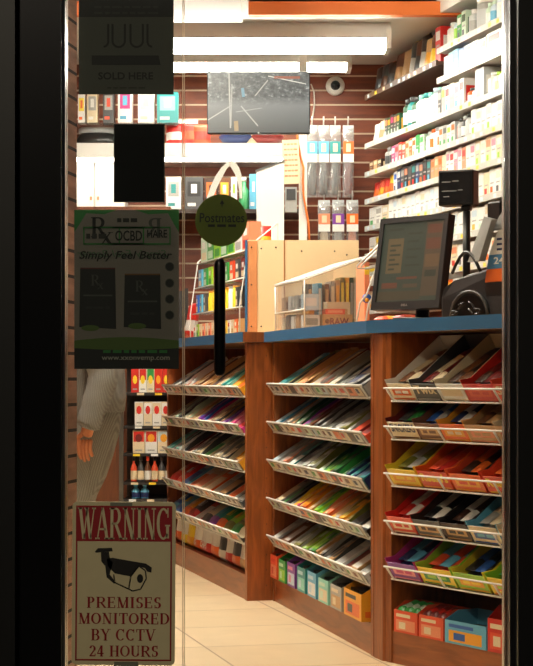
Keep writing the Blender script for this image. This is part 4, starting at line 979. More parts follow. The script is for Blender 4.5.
# red bag leaning at the far end
m = MB().pillow(.15, .17, .05, pm('red'), None, (.2, .5), pm('white'), 6, 10)
o = m.build('snack_bag', None, Md @ T(.16, .10, .0005) @ Matrix.Rotation(math.radians(80), 4, 'X')); tag(o, 'red snack bag standing at the far end of the worktop', 'bag')
# ================================================================== product shelves behind the counter
UA = A.copy()                    # towards the back wall
SU = -UA                         # along the shelf towards the door
def sh_frame(D): return frame(shelf_pt(D), SU, AV, (0, 0, 1))
def D_of(x): return 3.044/((x-CX)/F+.252)
def shelf(z, D0, D1, label, rail=True, dep=.28):
    L = (D0-D1)*math.sqrt(1+.252**2)
    o = MB().box((0, .012, 0), (L, dep, .016), M_SHELF if z < 2.36 or z > 2.4 else M_DKSHELF).build('wall_shelf', None, sh_frame(D0) @ T(0, 0, z))
    tag(o, label, 'shelf', 'white wall shelves behind the counter')
    MB().box((0, .0, -.006), (L, .0115, .022), M_RAIL if z < 2.36 or z > 2.4 else M_DKSHELF).build('price_rail', o)
    m = MB(); s = .05
    while s < L-.06:
        m.add([(s, -.0004, -.002), (s+.035, -.0004, -.002), (s+.035, -.0004, .016), (s, -.0004, .016)], [(0, 1, 2, 3)], pm(['white', 'cream', 'pale blue', 'white', 'yellow'][int(s*50) % 5])); s += R.uniform(.07, .16)
    m.build('price_tag', o)
    return o
SH = [('S0', 2.375, 9.98, 8.86, 'white wall shelf of brown bags, high in the corner by the back wall'), ('S1', 2.425, 8.85, 7.5, 'topmost white wall shelf near the door, holding bottles and jars'),
      ('S2', 2.283, 8.85, 7.5, 'second white wall shelf from the top near the door, with maroon-labelled boxes'),
      ('S3', 2.112, 9.98, 7.5, 'long white wall shelf with teal-capped bottles, below the short ones'), ('S4', 1.958, 9.98, 7.5, 'white wall shelf with pink, red and green boxes'),
      ('S5', 1.812, 9.98, 7.5, 'white wall shelf with charcoal boxes above the monitor'), ('S6', 1.666, 9.98, 7.5, 'white wall shelf just above the top edge of the monitor'),
      ('S7', 1.518, 9.98, 7.5, 'white wall shelf partly behind the monitor and the pole display'), ('S8', 1.37, 9.98, 7.5, 'white wall shelf mostly behind the monitor'), ('S9', 1.22, 9.98, 7.5, 'lowest white wall shelf in view behind the monitor')]
SZ = {}
for n_, z, D0, D1, lb in SH: shelf(z, D0, D1, lb); SZ[n_] = z+.0165
SDESC = {'S0': 'corner shelf', 'S1': 'topmost shelf', 'S2': 'second short shelf', 'S3': 'upper long shelf', 'S4': 'second long shelf', 'S5': 'third long shelf', 'S6': 'fourth long shelf', 'S7': 'fifth long shelf', 'S8': 'sixth long shelf', 'S9': 'lowest long shelf'}
CNT = {}
def med_box(w, d, h, c, a, b2):
    m = MB().box((0, 0, 0), (w, d, h), pm(c)); y = -.0004
    m.add([(w*.1, y, h*.62), (w*.9, y, h*.62), (w*.9, y, h*.88), (w*.1, y, h*.88)], [(0, 1, 2, 3)], pm(a))
    m.add([(w*.15, y, h*.12), (w*.6, y, h*.12), (w*.6, y, h*.34), (w*.15, y, h*.34)], [(0, 1, 2, 3)], pm(b2))
    m.add([(w*.15, y, h*.44), (w*.8, y, h*.44), (w*.8, y, h*.5), (w*.15, y, h*.5)], [(0, 1, 2, 3)], pm('grey'))
    x = w+.0004
    m.add([(x, d*.12, h*.2), (x, d*.8, h*.2), (x, d*.8, h*.75), (x, d*.12, h*.75)], [(0, 1, 2, 3)], pm(a))
    return m
def put(sn, x0, x1, kind, cols, h, nper=None, a='white', b2='grey', depth=.09, t0=.025):
    """goods between picture columns x0..x1 along a shelf, far to near, cycling colours"""
    Da, Db = D_of(x0), D_of(x1); La = (9.98-Da)*1.0313; Lb = (9.98-Db)*1.0313
    n = nper or len(cols); step = (Lb-La)/n
    for i in range(n):
        c = cols[i % len(cols)]; w = step*.94
        CNT[sn] = CNT.get(sn, 0)+1; k = CNT[sn]-1
        hh_ = h*(1+.04*math.sin(i*2.3+x0))
        Mx = sh_frame(9.98) @ T(La+step*i, t0, SZ[sn])
        aa = a[i % len(a)] if isinstance(a, list) else a; bb = b2[i % len(b2)] if isinstance(b2, list) else b2
        pos = '%s from the back wall on the %s' % (ORD[k], SDESC[sn])
        if sn in ('S1', 'S2'): pos = '%s from the far end of the %s' % (ORD[k], SDESC[sn])
        g = 'goods on the '+SDESC[sn]
        if kind == 'box':
            o = med_box(w, depth, hh_, c, aa, bb).build('medicine_box', None, Mx); tag(o, '%s box, %s print, %s' % (c, aa, pos), 'box', g)
        elif kind == 'bottle':
            r_ = min(w/2, .045)*.97
            m = MB().lathe([(r_*.9, 0), (r_, .006), (r_, hh_*.7), (r_*.85, hh_*.78), (r_*.55, hh_*.83), (r_*.55, hh_*.85)], pm(c), 14, T(w/2, r_+.004, 0))
            m.lathe([(r_*1.01, hh_*.2), (r_*1.01, hh_*.58)], pm(aa), 14, T(w/2, r_+.004, 0), caps=False)
            o = m.build('bottle', None, Mx); tag(o, '%s bottle, %s cap, %s' % (c, bb, pos), 'bottle', g)
            MB().lathe([(r_*.62, hh_*.852), (r_*.62, hh_), (r_*.55, hh_*1.01)], pm(bb), 14, T(w/2, r_+.004, 0)).build('bottle_cap', o)
        elif kind == 'jar':
            r_ = min(w/2, .06)*.97
            m = MB().lathe([(r_*.95, 0), (r_, .005), (r_, hh_*.8), (r_*.9, hh_*.84)], pm(c), 18, T(w/2, r_+.004, 0)); m.lathe([(r_*1.01, hh_*.15), (r_*1.01, hh_*.65)], pm(aa), 18, T(w/2, r_+.004, 0), caps=False)
            o = m.build('jar', None, Mx); tag(o, '%s jar, %s lid, %s' % (c, bb, pos), 'jar', g)
            MB().lathe([(r_*1.0, hh_*.845), (r_*1.0, hh_), (r_*.92, hh_*1.02)], pm(bb), 18, T(w/2, r_+.004, 0)).build('lid', o)
        elif kind == 'bag':
            m = MB().pillow(w*.98, hh_, .06, pm(c), None, (.15, .5), pm(aa), 6, 10)
            m.add([(-w*.4, hh_*.86, .04), (w*.4, hh_*.86, .04), (w*.4, hh_*.97, .04), (-w*.4, hh_*.97, .04)], [(0, 1, 2, 3)], pm(bb))
            o = m.build('pouch_bag', None, Mx @ T(w/2, .075, .0005) @ Matrix.Rotation(math.radians(83), 4, 'X')); tag(o, '%s bag, %s panel, %s' % (c, aa, pos), 'bag', g)
put('S0', 365, 383, 'bag', ['dark brown', 'charcoal', 'dark brown'], .15, 3, ['charcoal', 'brown'], 'orange')
put('S0', 384, 399, 'bag', ['brown', 'tan'], .165, 2, 'tan', 'brown')
put('S0', 399, 414, 'bag', ['charcoal', 'brown', 'dark brown'], .19, 3, ['white', 'charcoal'], 'yellow')
put('S0', 414, 430, 'bag', ['tan', 'brown', 'amber'], .17, 3, ['amber', 'yellow'], 'brown')
put('S0', 430.5, 436, 'box', ['red'], .17, 1, 'white', 'red', .12)
put('S1', 439, 452, 'bottle', ['white', 'pale blue'], .12, 2, ['white', 'lime green'], ['white', 'blue'])
put('S1', 452, 461, 'box', ['green', 'pale green'], .125, 2, ['white', 'dark green'], 'charcoal')
put('S1', 461, 466, 'bottle', ['silver'], .12, 1, 'grey', 'white')
put('S1', 466, 478, 'jar', ['grey'], .15, 1, 'silver', 'white')
put('S1', 478, 487, 'bottle', ['pale green', 'pale blue'], .11, 2, ['white', 'light blue'], 'pale green')
put('S1', 487, 506, 'jar', ['pale blue', 'silver'], .13, 2, 'white', 'silver')
put('S2', 439, 448, 'box', ['pale blue', 'mint'], .105, 2, 'white', 'mint', .12)
put('S2', 448, 459, 'box', ['light blue', 'blue'], .108, 2, 'blue', 'white', .12)
put('S2', 459, 481, 'box', ['white', 'white', 'white'], .105, 3, 'orange-red', 'red', .15)
put('S2', 481.5, 512, 'box', ['white', 'white'], .112, 2, 'maroon', 'maroon', .2)
put('S3', 364, 379, 'bag', ['white', 'cream', 'white'], .115, 3, ['white', 'salmon'], 'white')
put('S3', 380, 395, 'box', ['charcoal', 'dark green', 'black', 'charcoal', 'dark green'], .105, 5, ['salmon', 'amber', 'magenta'], 'pale green')
put('S3', 396, 409, 'bottle', ['dark green', 'teal', 'dark green'], .16, 3, ['pale blue', 'white'], 'charcoal')
put('S3', 409, 433, 'bottle', ['white']*5, .15, 5, ['white', 'pale green'], ['mint', 'teal', 'mint', 'pale blue', 'mint'])
put('S3', 433, 440, 'box', ['charcoal', 'grey'], .13, 2, ['grey', 'lime green'], 'silver')
put('S3', 440, 459, 'box', ['white', 'cream', 'white', 'white'], .13, 4, ['red', 'white', 'pink'], ['light blue', 'cream'])
put('S3', 460, 469, 'bottle', ['orange', 'pale blue'], .075, 2, 'white', 'charcoal')
put('S3', 470, 479, 'box', ['silver'], .15, 1, 'white', 'grey')
put('S3', 480, 508, 'bottle', ['white']*5, .105, 5, ['white', 'cream'], ['white', 'lime green', 'white'])
put('S4', 365, 377, 'box', ['brown', 'tan', 'dark brown'], .06, 3, 'cream', 'tan')
put('S4', 378, 387, 'bottle', ['grey', 'silver'], .105, 2, 'charcoal', 'silver')
put('S4', 387, 401, 'box', ['magenta', 'pink', 'red', 'orange-red'], .1, 4, ['white', 'red', 'cream'], 'white')
put('S4', 401, 411, 'box', ['cream', 'orange', 'white'], .1, 3, ['orange', 'white'], 'salmon')
put('S4', 411, 419, 'box', ['green', 'pale green'], .105, 2, 'green', 'white')
put('S4', 419, 434, 'bottle', ['silver', 'white', 'pale blue', 'white'], .11, 4, ['white', 'orange'], ['silver', 'orange'])
put('S4', 434, 450, 'box', ['silver', 'grey', 'white', 'silver'], .1, 4, ['orange', 'charcoal', 'lime green'], 'green')
put('S4', 450, 466, 'bottle', ['grey', 'charcoal', 'silver', 'grey'], .115, 4, ['silver', 'white'], ['charcoal', 'silver'])
put('S4', 466, 508, 'box', ['white']*8, .118, 8, ['white', 'cream', 'white', 'pale green'], ['lime green', 'white', 'cream'])
put('S5', 364, 379, 'bag', ['red', 'orange-red', 'red'], .1, 3, ['orange', 'amber'], 'red')
put('S5', 379, 389, 'bag', ['yellow', 'amber'], .11, 2, ['orange', 'white'], 'white')
put('S5', 389, 396, 'box', ['white', 'navy'], .11, 2, ['blue', 'white'], 'navy')
put('S5', 396, 426, 'box', ['charcoal', 'black', 'charcoal', 'black', 'navy', 'charcoal', 'black', 'charcoal'], .115, 8, ['grey', 'salmon', 'charcoal', 'teal'], ['red', 'light blue', 'orange'])
put('S5', 426, 441, 'box', ['salmon', 'tan', 'salmon', 'cream'], .11, 4, ['orange', 'cream'], 'tan')
put('S5', 441, 465, 'box', ['white', 'white', 'pink', 'white', 'salmon', 'white'], .115, 6, ['pink', 'red', 'white'], ['salmon', 'white'])
put('S5', 465, 508, 'box', ['white', 'cream']*4, .118, 8, ['pink', 'white', 'pale green', 'salmon'], ['white', 'lime green'])
put('S6', 365, 384, 'box', ['white', 'white', 'cream'], .1, 3, ['white', 'grey'], ['green', 'grey'])
put('S6', 384, 440, 'box', ['white']*12, .115, 12, ['white', 'pale blue', 'white', 'cream'], ['white', 'grey', 'pale green'])
put('S6', 441, 508, 'box', ['white', 'cream', 'white']*4, .115, 12, ['white', 'pale green', 'white', 'cream'], ['orange', 'charcoal', 'white', 'red'])
put('S7', 365, 384, 'box', ['white', 'cream', 'white'], .09, 3, ['white', 'yellow'], ['amber', 'grey'])
put('S7', 385, 508, 'box', ['white']*20, .112, 20, ['white', 'cream', 'pale blue'], ['white', 'red', 'amber', 'pale green'])
put('S8', 365, 384, 'box', ['white', 'cream'], .09, 3, ['yellow', 'white'], ['amber', 'grey'])
put('S8', 440, 508, 'box', ['white', 'cream']*5, .11, 10, ['white', 'salmon'], ['orange', 'red', 'charcoal'])
put('S9', 365, 384, 'box', ['cream', 'white'], .09, 3, ['white', 'salmon'], ['amber', 'grey'])
put('S9', 440, 508, 'box', ['orange', 'white', 'cream', 'brown']*2, .1, 8, ['amber', 'white'], ['red', 'charcoal'])
# white casing over the top shelf
c = MB().box((-.02, .0, 0), (1.6, .29, .18), WH).build('shelf_canopy', None, sh_frame(8.85) @ T(0, 0, 2.61)); tag(c, 'white canopy box above the topmost wall shelf beside the orange beam', 'canopy')

# ================================================================== back wall: hooks and hanging bags
def hook(x, z, Yw=10.2):
    o = MB().tube([(x, Yw-.001, z), (x, Yw-.17, z), (x, Yw-.20, z+.02), (x, Yw-.205, z+.05)], .004, mat('peg_white', (225, 222, 214), .35, .3), 8).build('peg_hook')
    MB().box((x-.018, Yw-.006, z-.02), (x+.018, Yw-.0006, z+.02), mat('peg_white', (225, 222, 214), .35, .3)).build('hook_plate', o)
    return o
def hang_bag(x, z, w, h, c1, c2, Y, lab, grp):
    m = MB(); m.pillow(w, h, .05, M_FILM, None, None, None, 6, 10)
    o = m.build('hanging_bag', None, T(x, Y, z-h) @ Matrix.Rotation(PI/2, 4, 'X')); tag(o, lab, 'bag', grp)
    t = MB(); t.lathe([(w*.30, h*.04), (w*.33, h*.06), (w*.33, h*.42), (w*.28, h*.5), (w*.16, h*.56)], pm(c2), 14); t.build('contents', o, Matrix.Rotation(-PI/2, 4, 'X') @ T(0, -.022, 0) @ Matrix.Scale(.55, 4, (0, 1, 0)))
    b = MB(); b.add([(-w*.46, h*.50, .051), (w*.46, h*.50, .051), (w*.46, h*.62, .051), (-w*.46, h*.62, .051)], [(0, 1, 2, 3)], pm('white'))
    b.add([(-w*.46, h*.62, .051), (w*.46, h*.62, .051), (w*.46, h*.80, .051), (-w*.46, h*.80, .051)], [(0, 1, 2, 3)], pm(c1))
    b.add([(-w*.2, h*.65, .0514), (w*.2, h*.65, .0514), (w*.2, h*.77, .0514), (-w*.2, h*.77, .0514)], [(0, 1, 2, 3)], pm('cream'))
    b.build('paper_label', o)
    b = MB().box((-w*.47, h*.94, .02), (w*.47, h*1.04, .026), pm('silver')); b.build('header_card', o)
Yh = 10.02
for i, (xx, c1, c2) in enumerate(((312, 'light blue', 'charcoal'), (323.5, 'light blue', 'charcoal'), (335, 'teal', 'charcoal'), (348, 'orange', 'maroon'))):
    X = px(xx, Yh); o = hook(X, pz(127, 10.05)); tag(o, 'white peg hook, %s from the white post in the upper hook row' % ORD[i], 'hook', 'peg hooks on the slat wall')
    hang_bag(X, pz(126.5, Yh)-.012, .062, .375, c1, c2, Yh, '%s-labelled clear bag, %s from the white post in the upper hanging row' % (c1, ORD[i]), 'hanging bags on the upper hooks')
for i, (xx, c1, c2) in enumerate(((324, 'salmon', 'cream'), (338, 'purple', 'grey'), (352, 'orange', 'salmon'))):
    X = px(xx, Yh); o = hook(X, pz(201, 10.05)); tag(o, 'white peg hook, %s from the white post in the lower hook row' % ORD[i], 'hook', 'peg hooks on the slat wall')
    hang_bag(X, pz(200.5, Yh)-.012, .068, .32, c1, c2, Yh, '%s-labelled clear bag, %s from the white post in the lower hanging row' % (c1, ORD[i]), 'hanging bags on the lower hooks')
# round white camera
X, Z = px(335.5, 10.15), pz(85, 10.15)
cam_ = MB().lathe([(.052, 0), (.052, .02), (.046, .034), (.03, .036)], WH, 32).build('ceiling_camera', None, T(X, 10.199, Z) @ Matrix.Rotation(PI/2, 4, 'X'))
cam_.name = 'security_camera'; tag(cam_, 'round white security camera on the slat wall under the light', 'camera')
MB().lathe([(.027, .0362), (.024, .045), (.014, .052), (.001, .054)], mat('lens_black', (18, 20, 24), .15), 24).build('lens', cam_)

# ================================================================== shelf and goods on the left of the back wall
Ys = 9.75
X0, X1 = -1.12, px(299, Ys)
zt = pz(143, Ys); zb = pz(157.5, Ys)
o = MB().box((X0, Ys, zb), (X1, 10.199, zt), M_SHELF).build('display_shelf'); tag(o, 'thick white display shelf across the back wall, below the television', 'shelf')
MB().box((X0+.01, Ys+.01, zb-.014), (X1-.03, Ys+.07, zb-.0006), mat('shelf_fill_strip', (255, 246, 232), emit=13)).build('added_fill_strip', o)['label'] = 'strip light added under the shelf to brighten the cabinet'  # unseen strip, added to whiten the cabinet and goods below
def back_box(x0, x1, y0, y1, c, a, b2, lab, Y=None, base=None, name='vape_box', dep=.09, cat='box'):
    Y = Y or Ys+.03
    w = px(x1, Y)-px(x0, Y); zb_ = base if base is not None else pz(y1, Y); h = pz(y0, Y)-zb_
    m = MB().box((0, 0, 0), (w, dep, h), pm(c)); y = -.0005
    m.add([(w*.14, y, h*.4), (w*.86, y, h*.4), (w*.86, y, h*.86), (w*.14, y, h*.86)], [(0, 1, 2, 3)], pm(a))
    m.add([(w*.34, y-.0004, h*.5), (w*.66, y-.0004, h*.5), (w*.66, y-.0004, h*.78), (w*.34, y-.0004, h*.78)], [(0, 1, 2, 3)], pm(b2))
    m.add([(w*.14, y, h*.1), (w*.6, y, h*.1), (w*.6, y, h*.2), (w*.14, y, h*.2)], [(0, 1, 2, 3)], pm(b2))
    o = m.build(name, None, T(px(x0, Y), Y, zb_)); tag(o, lab, cat, 'boxes on the back wall display'); return o
# upper glass shelf (row seen under the poster) and goods
gs = MB().box((X0, Ys+.02, pz(123.4, Ys)), (px(188, Ys), 10.199, pz(122, Ys)), M_ACRY).build('glass_shelf'); tag(gs, 'clear glass shelf above the thick white display shelf', 'shelf')
zg = pz(122, Ys)+.0006
for a in ((78, 85, 94, 'white', 'yellow', 'orange', 'white and yellow box at the end of the clear glass shelf'), (87, 97.5, 92, 'cream', 'grey', 'white', 'cream vape box with a silver picture on the clear glass shelf'), (103, 114, 91, 'charcoal', 'grey', 'orange-red', 'charcoal vape box with an orange mark on the clear glass shelf'),
          (118, 132, 88, 'white', 'magenta', 'light blue', 'white vape box with a magenta and blue swirl on the clear glass shelf'), (138, 154, 90, 'white', 'silver', 'cream', 'white vape box with a pale square on the clear glass shelf'), (157, 178, 92, 'teal', 'mint', 'silver', 'teal vape box on the clear glass shelf beside the glass edge')):
    back_box(a[0], a[1], a[2], 0, a[3], a[4], a[5], a[6], base=zg)
zs_ = zt+.0006
m = MB().lathe([(.11, 0), (.115, .03), (.1, .06), (.085, .07)], mat('dark_bowl', (40, 38, 36), .3), 28, None, 1, .6); o = m.build('storage_tin', None, T(px(97, 9.9), 9.92, zs_)); tag(o, 'low dark oval tin on the white display shelf under the clear shelf', 'tin')
MB().lathe([(.1, 0), (.1, .022), (.09, .03)], pm('silver'), 28, None, 1, .6).build('lid', o, T(0, 0, .0705))
for i, (xx, w_, h, c, a) in enumerate(((176, .10, .11, 'red', 'white'), (188, .11, .12, 'red', 'orange-red'), (200, .11, .115, 'orange-red', 'red'))):
    m = MB().pillow(w_, h*.98, .06, pm(c), None, (.2, .55), pm(a), 6, 10)
    o = m.build('snack_bag', None, T(px(xx, 9.9), 9.9, zs_) @ Matrix.Rotation(math.radians(82), 4, 'X')); tag(o, '%s bag, %s along the white display shelf from the glass edge' % (c, ORD[i]), 'bag', 'red bags on the display shelf')
m = MB().pillow(.13, .16, .05, pm('white'), None, (.25, .6), pm('red'), 6, 10); o = m.build('snack_bag', None, T(px(186, 10.06), 10.06, zs_+.001) @ Matrix.Rotation(math.radians(84), 4, 'X')); tag(o, 'tall white bag with red lettering behind the red bags', 'bag')
for i, (xx, c) in enumerate(((237, 'navy'), (266, 'maroon'))):
    m = MB().lathe([(.03, 0), (.075, .015), (.098, .045), (.08, .075), (.03, .092)], pm(c), 24, None, 1, .8); o = m.build('glass_bowl', None, T(px(xx, 9.86), 9.88, zs_)); tag(o, '%s rounded bowl on the white shelf under the television' % c, 'bowl')
    MB().lathe([(.028, 0), (.022, .012), (.028, .02)], pm('cream'), 16).build('lid', o, T(0, 0, .0925))
m = MB().lathe([(.018, 0), (.03, .01), (.012, .04), (.026, .07), (.02, .085)], pm('cream'), 18); o = m.build('small_vase', None, T(px(252, 9.83), 9.85, zs_)); tag(o, 'small cream vase between the navy and maroon bowls', 'vase')
# lower shelf
Y2 = 9.8; z2 = pz(209, Y2)
o = MB().box((px(150, Y2), Y2, z2-.022), (px(300, Y2), 10.199, z2), mat('dark_shelf', (58, 44, 38), .5)).build('lower_shelf'); tag(o, 'dark narrow shelf holding boxed goods under the white display shelf', 'shelf')
zl = z2+.0006
for a in ((166, 181, 177, 'white', 'grey', 'teal', 'white box with a grey picture beside the glass edge on the dark shelf'), (185, 203, 177, 'charcoal', 'black', 'white', 'charcoal box with a white emblem on the dark shelf'), (204.5, 218, 178, 'dark brown', 'orange', 'black', 'dark box with orange frame lines on the dark shelf'),
          (219, 230, 178, 'brown', 'amber', 'pale green', 'brown box with an amber frame on the dark shelf'), (231, 237, 177, 'white', 'pale green', 'lime green', 'narrow white and green box on the dark shelf'), (249.5, 257.5, 174, 'light blue', 'light blue', 'white', 'bright light blue box at the end of the dark shelf')):
    back_box(a[0], a[1], a[2], 0, a[3], a[4], a[5], a[6], Y=Y2+.03, base=zl)
m = MB().lathe([(.026, 0), (.028, .006), (.028, .1), (.012, .125), (.012, .15)], mat('green_bottle_glass', (70, 150, 96), .2), 16); o = m.build('bottle', None, T(px(244, Y2+.06), Y2+.06, zl)); tag(o, 'green bottle standing beside the light blue box on the dark shelf', 'bottle')
MB().lathe([(.013, 0), (.013, .022)], pm('white'), 14, T(0, 0, .1505)).build('bottle_cap', o)
# white lit cabinet at the far left
cb = empty('white_cabinet', T(px(76, 9.9)-.06, 9.9, pz(206, 9.7))); tag(cb, 'white cabinet with bright white front under the display shelf, by the brick jamb', 'cabinet')
Wc = px(113, 9.9)-px(76, 9.9)+.12; Hc = pz(160, 9.9)-pz(206, 9.7)
MB().box((0, .02, 0), (Wc, .27, Hc), WH).build('body', cb)
for q in range(2): MB().box((.004+q*Wc/2, .0, .004), (Wc/2*(q+1)-.004, .0195, Hc-.004), WH).build('door', cb)
for q in range(2): MB().box((Wc*.42+q*Wc*.12, -.004, .05), (Wc*.46+q*Wc*.12, -.0005, .07), pm('salmon')).build('sticker', cb)
cbs = MB().box((X0, 9.72, 0), (px(113, 9.7)+.3, 10.18, pz(206, 9.7)-.001), M_INNER).build('base_cabinet'); tag(cbs, 'dark wood base cabinet carrying the white cabinet at the back wall', 'cabinet')
back_box(114, 126, 212, 0, 'charcoal', 'grey', 'black', 'charcoal box standing on the base cabinet beside the white cabinet', Y=9.74, base=pz(206, 9.7)) if False else None

# white post, hanging paper, grey box, cable and a white panel
Yp = 9.55
po = MB().box((px(299, Yp), Yp, TZ-1.0535), (px(307, Yp), Yp+.05, 2.599), WH).build('white_post'); tag(po, 'slim white post standing beside the hanging bags with an orange cable', 'post')
pa = MB().box((0, 0, 0), (px(300, 9.52)-px(283.5, 9.52), .002, pz(140, 9.52)-pz(184, 9.52)), pm('cream')).build('paper_notice', None, T(px(283.5, 9.5), 9.505, pz(184, 9.5)) @ Matrix.Rotation(math.radians(-2), 4, 'Y')); tag(pa, 'cream paper notice with red lines taped beside the white post', 'notice')
f = Flat(); hN = pz(140, 9.52)-pz(184, 9.52); wN = px(300, 9.52)-px(283.5, 9.52)
for q in range(7): words(f, (wN/2, hN*(.9-.12*q)), wN*.8, hN*.04, pm('salmon'), 4)
f.build('print', pa, T(0, -.0006, 0) @ Matrix.Rotation(PI/2, 4, 'X'))
gb = MB().box((px(285, 9.51), 9.51, pz(212, 9.51)), (px(297, 9.51), 9.58, pz(187, 9.51)), pm('grey')).build('payment_terminal'); tag(gb, 'grey wall box hanging under the cream paper notice by the white post', 'box')
MB().box((px(286.5, 9.51), 9.507, pz(200, 9.51)), (px(295.5, 9.51), 9.5095, pz(189, 9.51)), pm('charcoal')).build('cover', gb)
oc = MB().tube([(px(x, 9.54), 9.535, pz(y, 9.54)) for x, y in ((294, 96), (295, 115), (296, 128), (297.5, 140), (300, 155), (303.5, 168), (303, 182), (303.5, 196), (306, 210), (308.5, 224), (309.5, 246))], .0055, mat('orange_cable', (232, 120, 48), .5), 8).build('orange_cable'); tag(oc, 'orange cable hanging down along the white post', 'cable')
wc = MB().tube([(px(x, 10.19), 10.19, pz(y, 10.19)) for x, y in ((311, 84), (314, 92), (314.5, 104), (312, 122), (309, 138), (308, 160), (307.5, 182))], .004, mat('white_cable', (216, 212, 200), .5), 8).build('white_cable'); tag(wc, 'thin white cable curling down past the television edge', 'cable')
m = MB(); Yw = 9.5
pts = [(256.5, 171), (284, 161), (284, 246), (256.5, 246)]
m.prism([(px(x, Yw), pz(y, Yw)) for x, y in pts][::-1], 0, .02, WH, Matrix(((1, 0, 0, 0), (0, 0, 1, Yw), (0, 1, 0, 0), (0, 0, 0, 1))))
wp = m.build('partition_board'); tag(wp, 'white upright panel with a slanted top behind the cream board screen', 'panel')
MB().prism([(px(x, Yw), pz(y, Yw)) for x, y in ((255.5, 172), (255.5, 170), (285, 159.5), (285, 161.5))], -.004, .024, M_ALU, Matrix(((1, 0, 0, 0), (0, 0, 1, Yw), (0, 1, 0, 0), (0, 0, 0, 1)))).build('top_edge', wp)
MB().box((px(260, Yw), Yw+.0205, 0), (px(281, Yw), Yw+.06, pz(246, Yw)), WH).build('support_leg', wp)
# soft goods peeping over the board
for i, (xx, y0, c, a) in enumerate(((252, 222, 'orange-red', 'red'), (262, 226, 'red', 'amber'), (318, 226, 'white', 'pale blue'), (330, 228, 'white', 'purple'))[:2]):
    Y_ = 7.95; z1 = pz(y0, Y_)
    m = MB().pillow(.06, z1-TZ-.001, .05, pm(c), None, (.7, .9), pm(a), 6, 10)
    o = m.build('snack_bag', None, T(px(xx, Y_)+.01, Y_, TZ+.001) @ Matrix.Rotation(math.radians(86), 4, 'X')); tag(o, '%s tall bag peeping over the cream board screen, %s from its blue trim' % (c, ORD[i]), 'bag')

# ---- television hung from the beam
tv = empty('television', T(px(258.5, 8.7), 8.7, pz(102.5, 8.7))); tag(tv, 'wide dark television hanging under the light fixtures with a painted grey reflection', 'television')
w2, h2 = (310-207)/2/F*8.7, (133.5-71.5)/2/F*8.7
MB().box((-w2, 0, -h2), (w2, .045, h2), DK).build('housing', tv, bevel=.003)
f = Flat()
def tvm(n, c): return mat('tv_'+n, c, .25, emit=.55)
def tv_reflection_glow():  # glowing grey mottle painted in place of the shop's reflection in the screen
    m = bpy.data.materials.new('tv_reflection_glow'); m.use_nodes = True; nt = m.node_tree; p_ = nt.nodes['Principled BSDF']; L = nt.links
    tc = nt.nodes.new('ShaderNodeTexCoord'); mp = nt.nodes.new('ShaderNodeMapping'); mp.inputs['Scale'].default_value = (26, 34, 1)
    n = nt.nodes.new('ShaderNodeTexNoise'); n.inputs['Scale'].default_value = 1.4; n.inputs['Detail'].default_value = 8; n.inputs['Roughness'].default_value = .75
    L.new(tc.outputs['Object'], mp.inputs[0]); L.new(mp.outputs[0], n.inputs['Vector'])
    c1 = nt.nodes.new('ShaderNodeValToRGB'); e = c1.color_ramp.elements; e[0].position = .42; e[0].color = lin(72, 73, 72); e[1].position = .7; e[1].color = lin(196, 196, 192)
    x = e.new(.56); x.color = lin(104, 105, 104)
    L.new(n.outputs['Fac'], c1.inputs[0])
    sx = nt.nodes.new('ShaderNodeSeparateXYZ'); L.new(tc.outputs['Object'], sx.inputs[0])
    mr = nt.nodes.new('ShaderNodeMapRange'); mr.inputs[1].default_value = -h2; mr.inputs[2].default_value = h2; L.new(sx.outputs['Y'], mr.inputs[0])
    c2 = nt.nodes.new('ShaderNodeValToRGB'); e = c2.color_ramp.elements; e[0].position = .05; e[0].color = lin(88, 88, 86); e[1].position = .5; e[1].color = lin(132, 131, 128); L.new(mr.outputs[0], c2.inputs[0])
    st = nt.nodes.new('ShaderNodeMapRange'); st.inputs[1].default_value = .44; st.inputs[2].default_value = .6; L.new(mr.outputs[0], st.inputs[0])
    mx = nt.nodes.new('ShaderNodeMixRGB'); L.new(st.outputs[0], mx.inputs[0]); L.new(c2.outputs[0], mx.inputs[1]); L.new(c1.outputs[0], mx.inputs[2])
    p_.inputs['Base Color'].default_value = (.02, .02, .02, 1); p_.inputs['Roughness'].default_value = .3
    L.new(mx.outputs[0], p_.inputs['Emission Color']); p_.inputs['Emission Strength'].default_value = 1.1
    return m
f.rect(-w2*.985, -h2*.97, w2*.985, h2*.97, tv_reflection_glow()); f.layer()
def tl(x0, y0, x1, y1, t, m): f.line(-w2+2*w2*(x0-207)/103, h2-2*h2*(y0-71.5)/62, -w2+2*w2*(x1-207)/103, h2-2*h2*(y1-71.5)/62, t, m)
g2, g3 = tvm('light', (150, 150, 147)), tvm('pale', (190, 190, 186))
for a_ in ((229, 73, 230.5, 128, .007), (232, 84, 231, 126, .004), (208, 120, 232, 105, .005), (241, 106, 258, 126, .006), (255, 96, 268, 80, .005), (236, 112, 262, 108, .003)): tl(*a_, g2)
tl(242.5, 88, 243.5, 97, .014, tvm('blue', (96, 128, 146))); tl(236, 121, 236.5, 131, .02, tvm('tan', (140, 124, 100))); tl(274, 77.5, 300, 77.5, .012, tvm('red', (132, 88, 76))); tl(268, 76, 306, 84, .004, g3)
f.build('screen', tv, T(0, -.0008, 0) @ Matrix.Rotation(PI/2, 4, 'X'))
f = Flat(); f.disc(0, -h2*.975, .004, M_ALU, 12); f.build('power_light', tv, T(0, -.0028, 0) @ Matrix.Rotation(PI/2, 4, 'X'))
MB().box((-.03, .0455, .09), (.03, 1.4995, .125), M_DARKMETAL).build('wall_arm', tv)

